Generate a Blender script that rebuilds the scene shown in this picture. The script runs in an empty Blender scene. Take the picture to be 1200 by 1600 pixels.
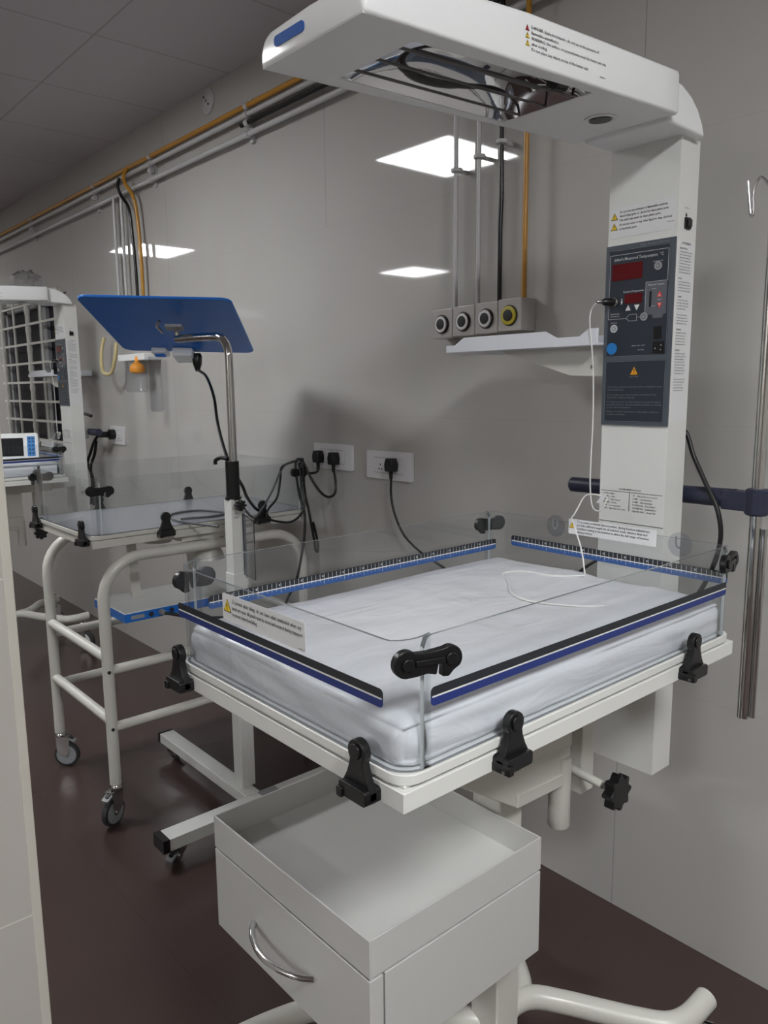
import bpy, bmesh, math, random
from mathutils import Vector, Matrix, noise
random.seed(7)
S = bpy.context.scene
COL = S.collection
PI = math.pi
# ------------------------------------------------------------------ camera
YAW, PITCH, ROLL = math.radians(48.988), math.radians(9.047), math.radians(-0.565)
fwd = Vector((-math.sin(YAW)*math.cos(PITCH), math.cos(YAW)*math.cos(PITCH), -math.sin(PITCH)))
r0 = Vector((math.cos(YAW), math.sin(YAW), 0)); u0 = r0.cross(fwd)
cr, sr = math.cos(ROLL), math.sin(ROLL)
rgt = cr*r0 + sr*u0; upv = -sr*r0 + cr*u0
cd = bpy.data.cameras.new('camera'); cam = bpy.data.objects.new('camera', cd); COL.objects.link(cam)
m = Matrix((rgt, upv, -fwd)).transposed().to_4x4(); m.translation = Vector((0, 0, 1.5))
cam.matrix_world = m
cd.sensor_fit = 'VERTICAL'; cd.sensor_height = 36; cd.sensor_width = 27; cd.lens = 1218.4/1600*36
cd.clip_start = 0.02
S.camera = cam
# ------------------------------------------------------------------ world, exposure
w = bpy.data.worlds.new('world'); S.world = w; w.use_nodes = True
w.node_tree.nodes['Background'].inputs[0].default_value = (.02, .025, .04, 1)
w.node_tree.nodes['Background'].inputs[1].default_value = 0.3
S.view_settings.view_transform = 'Standard'; S.view_settings.look = 'None'
S.view_settings.gamma = 1; S.view_settings.use_curve_mapping = False
S.view_settings.exposure = 0.0
LIGHT_SPOTS = [(-3.37, .275), (-7.3, .275), (1.02, .275), (-6.8, -2.7), (-1.0, -4.0), (1.35, -1.6)]
LIGHT_S = [36, 30, 66, 30, 72, 16]
CEIL = 2.83; WALLY = 1.859
# ------------------------------------------------------------------ materials
MATS = {}
def lin(c):
    return tuple(((v/12.92) if v <= .04045 else ((v+.055)/1.055)**2.4) for v in c)
def mat(name, rgb, rough=.5, metal=0, spec=.5, emit=None, coat=0, var=0, vscale=8, bump=0, bscale=60, alpha=None):
    """rgb in 0..255 sRGB"""
    if name in MATS: return MATS[name]
    M = bpy.data.materials.new(name); M.use_nodes = True; nt = M.node_tree; b = nt.nodes['Principled BSDF']
    c = lin([v/255 for v in rgb]); b.inputs['Base Color'].default_value = (*c, 1)
    b.inputs['Roughness'].default_value = rough; b.inputs['Metallic'].default_value = metal
    b.inputs['Specular IOR Level'].default_value = spec
    b.inputs['Coat Weight'].default_value = coat; b.inputs['Coat Roughness'].default_value = .08
    if emit:
        b.inputs['Emission Color'].default_value = (*emit[0], 1); b.inputs['Emission Strength'].default_value = emit[1]
    if var or bump:
        tc = nt.nodes.new('ShaderNodeTexCoord'); n = nt.nodes.new('ShaderNodeTexNoise')
        n.inputs['Scale'].default_value = vscale; n.inputs['Detail'].default_value = 4
        nt.links.new(tc.outputs['Object'], n.inputs['Vector'])
        if var:
            mx = nt.nodes.new('ShaderNodeMix'); mx.data_type = 'RGBA'
            mx.inputs[6].default_value = (*[v*(1-var) for v in c], 1); mx.inputs[7].default_value = (*[min(1, v*(1+var)) for v in c], 1)
            nt.links.new(n.outputs['Fac'], mx.inputs[0]); nt.links.new(mx.outputs[2], b.inputs['Base Color'])
        if bump:
            n2 = nt.nodes.new('ShaderNodeTexNoise'); n2.inputs['Scale'].default_value = bscale; n2.inputs['Detail'].default_value = 3
            nt.links.new(tc.outputs['Object'], n2.inputs['Vector'])
            bp = nt.nodes.new('ShaderNodeBump'); bp.inputs['Strength'].default_value = bump; bp.inputs['Distance'].default_value = .002
            nt.links.new(n2.outputs['Fac'], bp.inputs['Height']); nt.links.new(bp.outputs[0], b.inputs['Normal'])
    MATS[name] = M; return M
def acrylic(name, tint, gl=1.0, rough=.02):
    M = bpy.data.materials.new(name); M.use_nodes = True; nt = M.node_tree; nt.nodes.clear()
    o = nt.nodes.new('ShaderNodeOutputMaterial'); t = nt.nodes.new('ShaderNodeBsdfTransparent'); g = nt.nodes.new('ShaderNodeBsdfGlossy')
    t.inputs[0].default_value = (*tint, 1); g.inputs['Roughness'].default_value = rough
    f = nt.nodes.new('ShaderNodeLayerWeight'); f.inputs['Blend'].default_value = .5
    pw = nt.nodes.new('ShaderNodeMath'); pw.operation = 'POWER'; pw.inputs[1].default_value = 4.5; nt.links.new(f.outputs['Facing'], pw.inputs[0])
    ml = nt.nodes.new('ShaderNodeMath'); ml.operation = 'MULTIPLY_ADD'; ml.inputs[1].default_value = .6*gl; ml.inputs[2].default_value = .035*gl
    nt.links.new(pw.outputs[0], ml.inputs[0])
    mx = nt.nodes.new('ShaderNodeMixShader'); nt.links.new(ml.outputs[0], mx.inputs[0])
    nt.links.new(t.outputs[0], mx.inputs[1]); nt.links.new(g.outputs[0], mx.inputs[2]); nt.links.new(mx.outputs[0], o.inputs[0])
    MATS[name] = M; return M
WHITE = mat('white_powder_coat', (222, 223, 219), .33, var=.02, vscale=3)
CREAM = mat('cream_powder_coat', (204, 203, 196), .3)
HOODW = mat('white_hood_plastic', (238, 240, 240), .3)
BLACK = mat('black_plastic', (16, 16, 18), .35)
RUBBER = mat('black_rubber', (22, 22, 23), .6)
DGREY = mat('dark_grey_plastic', (52, 56, 62), .4)
LGREY = mat('light_grey_plastic', (150, 152, 155), .4)
NAVY = mat('navy_vinyl', (44, 48, 68), .4)
CHROME = mat('chrome', (205, 205, 205), .12, metal=1)
STEEL = mat('brushed_steel', (150, 148, 145), .28, metal=1)
MIRROR = mat('polished_reflector', (225, 225, 228), .03, metal=1)
ROD = mat('heater_guard_rod', (95, 92, 90), .35, metal=.6)
PANELDK = mat('panel_navy_grey', (44, 52, 62), .35)
PANELFR = mat('panel_frame_grey', (78, 86, 95), .4)
PANELGR = mat('panel_mid_grey', (92, 96, 104), .45)
LINEW = mat('print_light_grey', (190, 194, 196), .5)
PRINTW = mat('print_white', (225, 225, 225), .5)
PRINTG = mat('print_dim_grey', (120, 126, 132), .5)
INK = mat('print_black_ink', (30, 30, 34), .6)
INKG = mat('print_grey_ink', (75, 76, 80), .6)
RED = mat('led_window_red', (92, 16, 22), .25)
REDB = mat('button_red', (225, 75, 70), .4)
BLUE = mat('blue_paint', (28, 112, 205), .35)
BLUEB = mat('badge_blue', (12, 88, 175), .3)
BLUEBTN = mat('button_blue', (45, 130, 205), .35)
BLUESTR = mat('stripe_blue', (30, 50, 120), .45)
BLUERUL = mat('ruler_blue', (50, 88, 148), .45)
DARKSTR = mat('stripe_charcoal', (34, 38, 44), .45)
YELLOW = mat('sign_yellow', (235, 200, 40), .5)
REDSIGN = mat('sign_red', (165, 20, 30), .5)
STICK = mat('sticker_white', (224, 225, 226), .45)
GASY = mat('gas_pipe_yellow', (184, 132, 45), .3)
GASB = mat('gas_pipe_black', (18, 18, 20), .25)
GASW = mat('gas_pipe_white', (192, 192, 192), .25)
OUTLET = mat('outlet_box_grey', (190, 186, 182), .25)
RINGY = mat('outlet_ring_yellow', (190, 175, 50), .35)
SOCK = mat('socket_white', (222, 222, 224), .3)
CABLE = mat('cable_black', (20, 20, 21), .4)
CABLEG = mat('cable_grey', (90, 92, 95), .4)
WIRE = mat('probe_wire_white', (230, 230, 226), .45)
CASTER = mat('caster_grey', (150, 155, 158), .4)
TYRE = mat('caster_tyre', (52, 52, 54), .6)
ORANGE = mat('float_orange', (250, 165, 50), .4)
TUBEY = mat('rubber_tube_cream', (205, 190, 140), .4)
SCREEN = mat('screen_dark', (40, 41, 44), .15)
NIGHT = mat('night_glass', (14, 16, 26), .3, spec=.15)
EDGE = mat('acrylic_cut_edge', (120, 125, 128), .15)
EDGEL = mat('acrylic_end_edge', (215, 220, 222), .15)
DRAWERM = mat('drawer_grey_white', (198, 198, 195), .35)
TRAYIN = mat('tray_plate_grey', (150, 152, 158), .2)
SHELFW = mat('shelf_white_plastic', (222, 225, 232), .35)
ACR = acrylic('clear_acrylic', (.955, .965, .97), 1.0)
ACRG = acrylic('smoked_clear_plastic', (.86, .87, .89), 1.0, .1)
BAGM = acrylic('crumpled_clear_film', (.86, .86, .88), 3.0, .25)
# plastic sheeted mattress
def mattress_material():
    M = mat('mattress_plastic_sheet', (227, 229, 234), .27, coat=.0); nt = M.node_tree; b = nt.nodes['Principled BSDF']
    tc = nt.nodes.new('ShaderNodeTexCoord'); mp = nt.nodes.new('ShaderNodeMapping'); mp.inputs['Scale'].default_value = (10, 4.5, 16)
    n = nt.nodes.new('ShaderNodeTexNoise'); n.inputs['Scale'].default_value = 1.2; n.inputs['Detail'].default_value = 3; n.inputs['Distortion'].default_value = 1.2
    bp = nt.nodes.new('ShaderNodeBump'); bp.inputs['Strength'].default_value = .38; bp.inputs['Distance'].default_value = .011
    nt.links.new(tc.outputs['Object'], mp.inputs[0]); nt.links.new(mp.outputs[0], n.inputs['Vector'])
    nt.links.new(n.outputs['Fac'], bp.inputs['Height']); nt.links.new(bp.outputs[0], b.inputs['Normal'])
    return M
MATTR = mattress_material()
# tiled surfaces with thin joints
def tiled(name, rgb, rough, ux, uy, sx, sy, ox, oy, joint, jdark, axes, var=.05, rough_var=.0, spec=.5, bump=.0, hfade=None, gate=None):
    M = mat(name, rgb, rough, spec=spec); nt = M.node_tree; b = nt.nodes['Principled BSDF']
    geo = nt.nodes.new('ShaderNodeNewGeometry'); sep = nt.nodes.new('ShaderNodeSeparateXYZ'); nt.links.new(geo.outputs['Position'], sep.inputs[0])
    def mth(op, a, b_=None, c=None):
        n = nt.nodes.new('ShaderNodeMath'); n.operation = op
        for i, v in enumerate((a, b_, c)):
            if v is None: continue
            if isinstance(v, (int, float)): n.inputs[i].default_value = v
            else: nt.links.new(v, n.inputs[i])
        return n.outputs[0]
    masks = []
    for ax, size, off, on in ((axes[0], sx, ox, ux), (axes[1], sy, oy, uy)):
        if not on: continue
        p = mth('SUBTRACT', sep.outputs[ax], off); p = mth('DIVIDE', p, size); fr = mth('FRACT', mth('ADD', p, 100.5))
        d = mth('ABSOLUTE', mth('SUBTRACT', fr, .5)); masks.append(mth('MULTIPLY', mth('LESS_THAN', mth('MULTIPLY', d, size), joint/2), 1.0 if not hfade or ax == axes[0] else hfade))
    if gate:
        p = mth('FRACT', mth('ADD', mth('DIVIDE', mth('SUBTRACT', sep.outputs[axes[0]], ox), sx*2), 100.5))
        wide = mth('LESS_THAN', mth('ABSOLUTE', mth('SUBTRACT', p, .5)), .1)
        masks[0] = mth('MULTIPLY', masks[0], mth('MAXIMUM', wide, mth('GREATER_THAN', sep.outputs[axes[1]], gate)))
    mk = masks[0] if len(masks) == 1 else mth('MAXIMUM', masks[0], masks[1])
    c = lin([v/255 for v in rgb])
    n = nt.nodes.new('ShaderNodeTexNoise'); n.inputs['Scale'].default_value = 1.6; n.inputs['Detail'].default_value = 6; n.inputs['Roughness'].default_value = .6
    nt.links.new(geo.outputs['Position'], n.inputs['Vector'])
    mx = nt.nodes.new('ShaderNodeMix'); mx.data_type = 'RGBA'
    mx.inputs[6].default_value = (*[v*(1-var) for v in c], 1); mx.inputs[7].default_value = (*[v*(1+var) for v in c], 1)
    nt.links.new(n.outputs['Fac'], mx.inputs[0])
    m2 = nt.nodes.new('ShaderNodeMix'); m2.data_type = 'RGBA'; nt.links.new(mk, m2.inputs[0]); nt.links.new(mx.outputs[2], m2.inputs[6])
    m2.inputs[7].default_value = (*[v*jdark for v in c], 1); nt.links.new(m2.outputs[2], b.inputs['Base Color'])
    if bump:
        n3 = nt.nodes.new('ShaderNodeTexNoise'); n3.inputs['Scale'].default_value = 2.0; n3.inputs['Detail'].default_value = 1
        nt.links.new(geo.outputs['Position'], n3.inputs['Vector'])
        bp = nt.nodes.new('ShaderNodeBump'); bp.inputs['Strength'].default_value = bump; bp.inputs['Distance'].default_value = .01
        nt.links.new(n3.outputs['Fac'], bp.inputs['Height']); nt.links.new(bp.outputs[0], b.inputs['Normal'])
    return M
WALL = tiled('wall_glossy_tile', (184, 182, 178), .035, True, True, 1.315, .7, -1.138, 0, .003, .7, (0, 2), var=.06, hfade=.15, gate=2.1)
WALLP = tiled('partition_tile', (192, 188, 182), .12, False, True, 1.2, .6, 0, 0, .003, 1.35, (1, 2), var=.03)
FLOOR = tiled('floor_brown_tile', (70, 56, 53), .24, True, True, .6, .6, .1, .2, .0025, .85, (0, 1), var=.08)
CEILM = tiled('ceiling_tile', (196, 190, 194), .8, True, True, .61, .61, -3.12, 1.285, .008, .7, (0, 1), var=.02)
PLAIN = mat('painted_plaster', (185, 180, 172), .5)
TRIM = mat('tile_edge_strip', (205, 201, 190), .35)
LAMPS = [mat('light_diffuser_%s' % 'abcdef'[i], (240, 240, 240), .5, emit=((.98, .99, 1.0), v)) for i, v in enumerate(LIGHT_S)]
LFRAME = mat('light_frame', (215, 215, 215), .4)
# ------------------------------------------------------------------ mesh building
ORI = {}
class MB:
    def __init__(s, *mats):
        s.bm = bmesh.new(); s.mats = list(mats) or [WHITE]; s.cur = 0
    def m(s, material):
        if material not in s.mats: s.mats.append(material)
        s.cur = s.mats.index(material); return s
    def _f(s, vs):
        try:
            f = s.bm.faces.new(vs); f.material_index = s.cur; f.smooth = True; return f
        except ValueError: return None
    def box(s, x0, x1, y0, y1, z0, z1, M=None):
        v = [s.bm.verts.new(Vector(p) if M is None else M @ Vector(p)) for p in
             ((x0, y0, z0), (x1, y0, z0), (x1, y1, z0), (x0, y1, z0), (x0, y0, z1), (x1, y0, z1), (x1, y1, z1), (x0, y1, z1))]
        for q in ((3, 2, 1, 0), (4, 5, 6, 7), (0, 1, 5, 4), (1, 2, 6, 5), (2, 3, 7, 6), (3, 0, 4, 7)): s._f([v[i] for i in q])
        return s
    def prism(s, poly, O, r, u, d0, d1):
        """2-D outline on the plane O + x r + y u, from offset d0 to d1 along r x u"""
        O, r, u = Vector(O), Vector(r).normalized(), Vector(u).normalized(); n = r.cross(u)
        a = sum(poly[i][0]*poly[(i+1) % len(poly)][1]-poly[(i+1) % len(poly)][0]*poly[i][1] for i in range(len(poly)))
        if a < 0: poly = poly[::-1]
        if d1 < d0: d0, d1 = d1, d0
        A = [s.bm.verts.new(O+x*r+y*u+d0*n) for x, y in poly]; B = [s.bm.verts.new(O+x*r+y*u+d1*n) for x, y in poly]
        s._f(A[::-1]); s._f(B); k = len(poly)
        for i in range(k): s._f([A[i], A[(i+1) % k], B[(i+1) % k], B[i]])
        return s
    def rect(s, x0, y0, x1, y1, O, r, u, d0, d1): return s.prism([(x0, y0), (x1, y0), (x1, y1), (x0, y1)], O, r, u, d0, d1)
    def tube(s, pts, r, seg=12, smooth=0, closed=False, cap=True):
        P = [Vector(p) for p in pts]
        if smooth: P = spline(P, smooth, closed)
        R = r if isinstance(r, (list, tuple)) else [r]*len(P)
        if len(R) != len(P): R = [R[0]+(R[-1]-R[0])*i/(len(P)-1) for i in range(len(P))]
        n = len(P); T = []
        for i in range(n):
            if closed: t = P[(i+1) % n]-P[i-1]
            else: t = P[min(i+1, n-1)]-P[max(i-1, 0)]
            T.append(t.normalized())
        a = Vector((0, 0, 1)) if abs(T[0].z) < .9 else Vector((1, 0, 0)); N = T[0].cross(a).normalized(); rings = []
        for i in range(n):
            if i: N = (N-T[i]*N.dot(T[i])).normalized()
            B = T[i].cross(N)
            rings.append([s.bm.verts.new(P[i]+R[i]*(math.cos(2*PI*k/seg)*N+math.sin(2*PI*k/seg)*B)) for k in range(seg)])
        for i in range(n if closed else n-1):
            a_, b_ = rings[i], rings[(i+1) % n]
            for k in range(seg): s._f([a_[k], a_[(k+1) % seg], b_[(k+1) % seg], b_[k]])
        if cap and not closed: s._f(rings[0][::-1]); s._f(rings[-1])
        return s
    def cyl(s, p0, p1, r, r2=None, seg=20): return s.tube([p0, p1], [r, r if r2 is None else r2], seg)
    def lathe(s, prof, O, ax=(0, 0, 1), seg=28):
        """prof: (radius, distance along axis)"""
        O = Vector(O); ax = Vector(ax).normalized(); a = Vector((0, 0, 1)) if abs(ax.z) < .9 else Vector((1, 0, 0))
        N = ax.cross(a).normalized(); B = ax.cross(N); rings = []
        for r, h in prof:
            rings.append([s.bm.verts.new(O+ax*h+max(r, 1e-4)*(math.cos(2*PI*k/seg)*N+math.sin(2*PI*k/seg)*B)) for k in range(seg)])
        for a_, b_ in zip(rings, rings[1:]):
            for k in range(seg): s._f([a_[k], a_[(k+1) % seg], b_[(k+1) % seg], b_[k]])
        s._f(rings[0][::-1]); s._f(rings[-1]); return s
    def loft(s, secs, cap0=True, cap1=True, closed=True):
        rings = [[s.bm.verts.new(Vector(p)) for p in sec] for sec in secs]; k = len(rings[0])
        for a_, b_ in zip(rings, rings[1:]):
            for i in range(k if closed else k-1): s._f([a_[i], a_[(i+1) % k], b_[(i+1) % k], b_[i]])
        if cap0: s._f(rings[0][::-1])
        if cap1: s._f(rings[-1])
        return s
    def text(s, lines, O, r, u, size, width=None, lead=1.25, off=.0006):
        """flat printed lettering; O is the top left corner; width fits the longest line"""
        O, r, u = Vector(O), Vector(r).normalized(), Vector(u).normalized(); n = r.cross(u)
        for i, t in enumerate(lines):
            wd = width
            if isinstance(t, tuple): t, wd = t
            if not t: continue
            cu = bpy.data.curves.new('lettering', 'FONT'); cu.body = t; cu.size = 1; cu.resolution_u = 1; cu.offset = .010
            ob = bpy.data.objects.new('lettering', cu); me = bpy.data.meshes.new_from_object(ob)
            xs = [v.co.x for v in me.vertices]
            if xs:
                x0, x1 = min(xs), max(xs); kx = size if not wd else wd/(x1-x0)
                base = len(s.bm.verts); nf = len(s.bm.faces); s.bm.from_mesh(me); s.bm.verts.ensure_lookup_table(); s.bm.faces.ensure_lookup_table()
                for v in s.bm.verts[base:]:
                    v.co = O+r*((v.co.x-x0)*kx)+u*(v.co.y*size-size*.72-i*lead*size)+n*off
                for f in s.bm.faces[nf:]: f.material_index = s.cur
            bpy.data.meshes.remove(me); 
            if ob.name in bpy.data.objects: bpy.data.objects.remove(ob)
            bpy.data.curves.remove(cu)
        return s
    def sign(s, cx, cy, h, O, r, u, off=0.0, col=None):
        """warning triangle, centre at cx, cy on the plane"""
        w_ = h*.56
        s.m(INK).prism([(cx-w_, cy-h/2), (cx+w_, cy-h/2), (cx, cy+h/2)], O, r, u, off, off+.0004)
        k = .80; s.m(col or YELLOW).prism([(cx-w_*k, cy-h/2*.86), (cx+w_*k, cy-h/2*.86), (cx, cy+h/2*.80)], O, r, u, off, off+.0008)
        s.m(INK).rect(cx-h*.04, cy-h*.14, cx+h*.04, cy+h*.2, O, r, u, off, off+.0011); s.rect(cx-h*.04, cy-h*.32, cx+h*.04, cy-h*.23, O, r, u, off, off+.0011)
        return s
    def build(s, name, parent=None, bevel=0, angle=40, **props):
        bm = s.bm; bm.normal_update()
        bb = [v.co for v in bm.verts]
        if parent is None:
            lo = [min(v[i] for v in bb) for i in range(3)]; hi = [max(v[i] for v in bb) for i in range(3)]
            org = Vector(((lo[0]+hi[0])/2, (lo[1]+hi[1])/2, lo[2]))
        else: org = ORI[parent.name]
        for v in bm.verts: v.co -= org
        me = bpy.data.meshes.new(name); bm.to_mesh(me); bm.free()
        for mm in s.mats: me.materials.append(mm)
        me.set_sharp_from_angle(angle=math.radians(angle))
        ob = bpy.data.objects.new(name, me); COL.objects.link(ob)
        if parent is None: ob.location = org
        else: ob.parent = parent
        ORI[ob.name] = org
        if bevel:
            b = ob.modifiers.new('bevel', 'BEVEL'); b.width = bevel; b.segments = 2; b.limit_method = 'ANGLE'; b.angle_limit = math.radians(50); b.harden_normals = True
        for k, v in props.items(): ob[k] = v
        return ob
def spline(P, k, closed=False):
    out = []; n = len(P)
    for i in range(n if closed else n-1):
        if closed: p0, p1, p2, p3 = P[i-1], P[i], P[(i+1) % n], P[(i+2) % n]
        else: p0, p1, p2, p3 = P[max(i-1, 0)], P[i], P[i+1], P[min(i+2, n-1)]
        for j in range(k):
            t = j/k
            out.append(.5*((2*p1)+(p2-p0)*t+(2*p0-5*p1+4*p2-p3)*t*t+(3*p1-p0-3*p2+p3)*t**3))
    if not closed: out.append(P[-1])
    return out
def thing(name, loc, label, cat, group=None):
    o = bpy.data.objects.new(name, None); COL.objects.link(o); o.location = loc; o.empty_display_size = .05
    ORI[o.name] = Vector(loc); o['label'] = label; o['category'] = cat
    if group: o['group'] = group
    return o
def structure(ob): ob['kind'] = 'structure'; return ob
def copy_tree(o, parent=None):
    if o.name.startswith('power_cord'): return
    c = o.copy(); COL.objects.link(c)
    if parent: c.parent = parent
    for ch in [x for x in KIDS.get(o.name, [])]: copy_tree(ch, c)
    return c
KIDS = {}
def index_kids():
    KIDS.clear()
    for o in bpy.data.objects:
        if o.parent: KIDS.setdefault(o.parent.name, []).append(o)
FX, FZ, FY = Vector((1, 0, 0)), Vector((0, 0, 1)), Vector((0, 1, 0))
def rrect(x0, y0, x1, y1, r, n=5):
    o = []
    for cx, cy, a in ((x1-r, y0+r, -90), (x1-r, y1-r, 0), (x0+r, y1-r, 90), (x0+r, y0+r, 180)):
        for i in range(n+1):
            t = math.radians(a+90*i/n); o.append((cx+r*math.cos(t), cy+r*math.sin(t)))
    return o
def circ(cx, cy, r, n=24, ry=None): return [(cx+r*math.cos(2*PI*i/n), cy+(ry or r)*math.sin(2*PI*i/n)) for i in range(n)]
# ------------------------------------------------------------------ room
XL, XR, YF = -9.2, 3.0, -4.6
structure(MB(FLOOR).box(XL, XR, YF, WALLY+.1, -.05, 0).build('floor'))
structure(MB(CEILM).box(XL, XR, YF, WALLY+.1, CEIL, CEIL+.05).build('ceiling'))
WX0, WX1, WZ0, WZ1 = -6.62, -5.22, 1.10, 2.13
wb = MB(WALL)
wb.box(WX1, XR, WALLY, WALLY+.12, 0, CEIL).box(XL, WX0, WALLY, WALLY+.12, 0, CEIL)
wb.box(WX0, WX1, WALLY, WALLY+.12, 0, WZ0).box(WX0, WX1, WALLY, WALLY+.12, WZ1, CEIL)
structure(wb.build('wall_back'))
structure(MB(PLAIN).box(XL-.1, XL, YF, WALLY+.1, 0, CEIL).build('wall_left'))
structure(MB(PLAIN).box(XR, XR+.1, YF, WALLY+.1, 0, CEIL).build('wall_right'))
structure(MB(PLAIN).box(XL, XR, YF-.1, YF, 0, CEIL).build('wall_front'))
PX, PY = -1.335, .357
structure(MB(WALLP).box(PX-.14, PX, -1.3, PY-.016, 0, CEIL).build('wall_partition'))
structure(MB(TRIM).box(PX-.143, PX+.002, PY-.016, PY, 0, CEIL).build('trim_1', bevel=.002))
# window with grille
wf = MB(LGREY)
wf.box(WX0, WX0+.05, WALLY+.02, WALLY+.08, WZ0, WZ1).box(WX1-.05, WX1, WALLY+.02, WALLY+.08, WZ0, WZ1)
wf.box(WX0, WX1, WALLY+.02, WALLY+.08, WZ1-.05, WZ1).box(WX0, WX1, WALLY+.02, WALLY+.08, WZ0, WZ0+.05)
wf.box(-5.86, -5.70, WALLY+.02, WALLY+.08, WZ0+.05, WZ1-.05).box(-5.44, -5.38, WALLY+.02, WALLY+.08, WZ0+.05, WZ1-.05)
win = structure(wf.build('window_1', bevel=.003))
MB(NIGHT).box(WX0+.05, WX1-.05, WALLY+.045, WALLY+.055, WZ0+.05, WZ1-.05).build('pane', win)
g = MB(CREAM)
for x in (-6.53, -5.93, -5.33):
    pts = []
    g.cyl((x, WALLY-.03, WZ0-.03), (x, WALLY-.03, WZ1+.03), .017)
    for k in range(8): g.lathe([(.017, -.03), (.0195, -.018), (.0215, 0), (.0195, .018), (.017, .03)], (x, WALLY-.03, WZ0+.02+k*.135), seg=14)
for x in (-6.25, -5.65): g.cyl((x, WALLY-.03, WZ0-.02), (x, WALLY-.03, WZ1+.02), .010, seg=8)
for k in range(8): g.box(-6.62, -5.24, WALLY-.036, WALLY-.022, WZ0+.05+k*.135, WZ0+.066+k*.135)
for x in (-6.53, -5.33):
    for z in (WZ0-.02, WZ1+.02): g.cyl((x, WALLY-.03, z), (x, WALLY+.0, z), .01, seg=8)
gr = g.build('window_grille'); gr['label'] = 'white metal grille of beaded bars in front of the dark window'; gr['category'] = 'window grille'
# ceiling light panels
for i, (x, y) in enumerate(LIGHT_SPOTS):
    where = ['above the trolley beside the blue lamp', 'far along the wall near the window', 'above and right of the near warmer', 'in the far back row of the ceiling', 'middle of the back row of the ceiling', 'near end of the back row of the ceiling'][i]
    t = thing('ceiling_light', (x, y, CEIL-.02), 'square white ceiling light panel ' + where, 'ceiling light', 'ceiling light panels')
    MB(LAMPS[i]).box(x-.295, x+.295, y-.295, y+.295, CEIL-.012, CEIL-.002).build('diffuser', t)
    f = MB(LFRAME)
    for a in ((x-.31, x+.31, y-.31, y-.295), (x-.31, x+.31, y+.295, y+.31), (x-.31, x-.295, y-.295, y+.295), (x+.295, x+.31, y-.295, y+.295)): f.box(*a, CEIL-.016, CEIL)
    f.build('frame', t)
# ------------------------------------------------------------------ shared bassinet pieces
def wide_clamp(O, r, root, s=1.0):
    """black tray clamp standing outside a tray edge: O on the edge at tray bottom, r along the edge (outward = r x up)"""
    r = Vector(r); n = r.cross(FZ); O = Vector(O)
    base = [(-.026, .006), (-.024, .0), (.024, .0), (.026, .006), (.026, .018), (.019, .030), (.014, .043)]
    top = [(.0162*math.cos(math.radians(a)), .061+.0162*math.sin(math.radians(a))) for a in range(-40, 221, 20)]
    poly = base+top+[(-.014, .043), (-.019, .030), (-.026, .018)]
    c = MB(BLACK); c.prism([(x*s, y*s) for x, y in poly], O, r, FZ, .006, .018)
    c.prism([(x*s, y*s) for x, y in rrect(-.026, .0, .026, .020, .005)], O, r, FZ, -.002, .026)
    c.prism([(x*s, y*s) for x, y in circ(0, .062, .010)], O, r, FZ, .018, .021)
    c.prism([(x*s, y*s) for x, y in rrect(-.0275, -.002, -.016, .012, .003)], O, r, FZ, -.002, .029)
    b = c.build('tray_clamp', root, bevel=.0015)
    MB(STEEL).cyl(O-.031*s*r+FZ*.004*s+n*.022, O-.026*s*r+FZ*.004*s+n*.022, .0025, seg=10).build('pin', b)
    return b
def latch(P1, P2, root, up=FZ):
    """dumb-bell corner latch bridging two panels"""
    P1, P2 = Vector(P1), Vector(P2); r = (P2-P1); L = r.length; r.normalize(); 
    poly = [(.017*math.cos(math.radians(a)), .017*math.sin(math.radians(a))) for a in range(45, 300, 17)]
    poly += [(.012, -.0165), (L*.45, -.0145), (L-.020, -.0175), (L-.017, -.004), (L-.011, -.003), (L-.012, -.021), (L-.003, -.022), (L+.004, -.015)]
    poly += [(L+.016*math.cos(math.radians(a)), .016*math.sin(math.radians(a))) for a in range(-40, 136, 16)]
    poly += [(L*.5, .0115)]
    c = MB(BLACK); c.prism(poly, P1, r, up, -.005, .006)
    c.prism(circ(0, 0, .008), P1, r, up, .006, .010).prism(circ(L, 0, .008), P1, r, up, .006, .009)
    c.prism(rrect(.010, -.004, L-.010, .004, .002), P1, r, up, .006, .009)
    return c.build('corner_latch', root, bevel=.0015)
def panel_path(x0, x1, ya, yb, R, n=6, flip=False):
    """U shaped plan: from side x0 at ya round the corners at yb to side x1"""
    s = 1 if yb < ya else -1; P = [(x0, ya)]
    for i in range(n+1):
        a = PI/2*i/n; P.append((x0+R-R*math.cos(a), yb+s*(R-R*math.sin(a))))
    for i in range(n+1):
        a = PI/2*i/n; P.append((x1-R+R*math.sin(a), yb+s*(R-R*math.cos(a))))
    P.append((x1, ya)); return P
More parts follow.
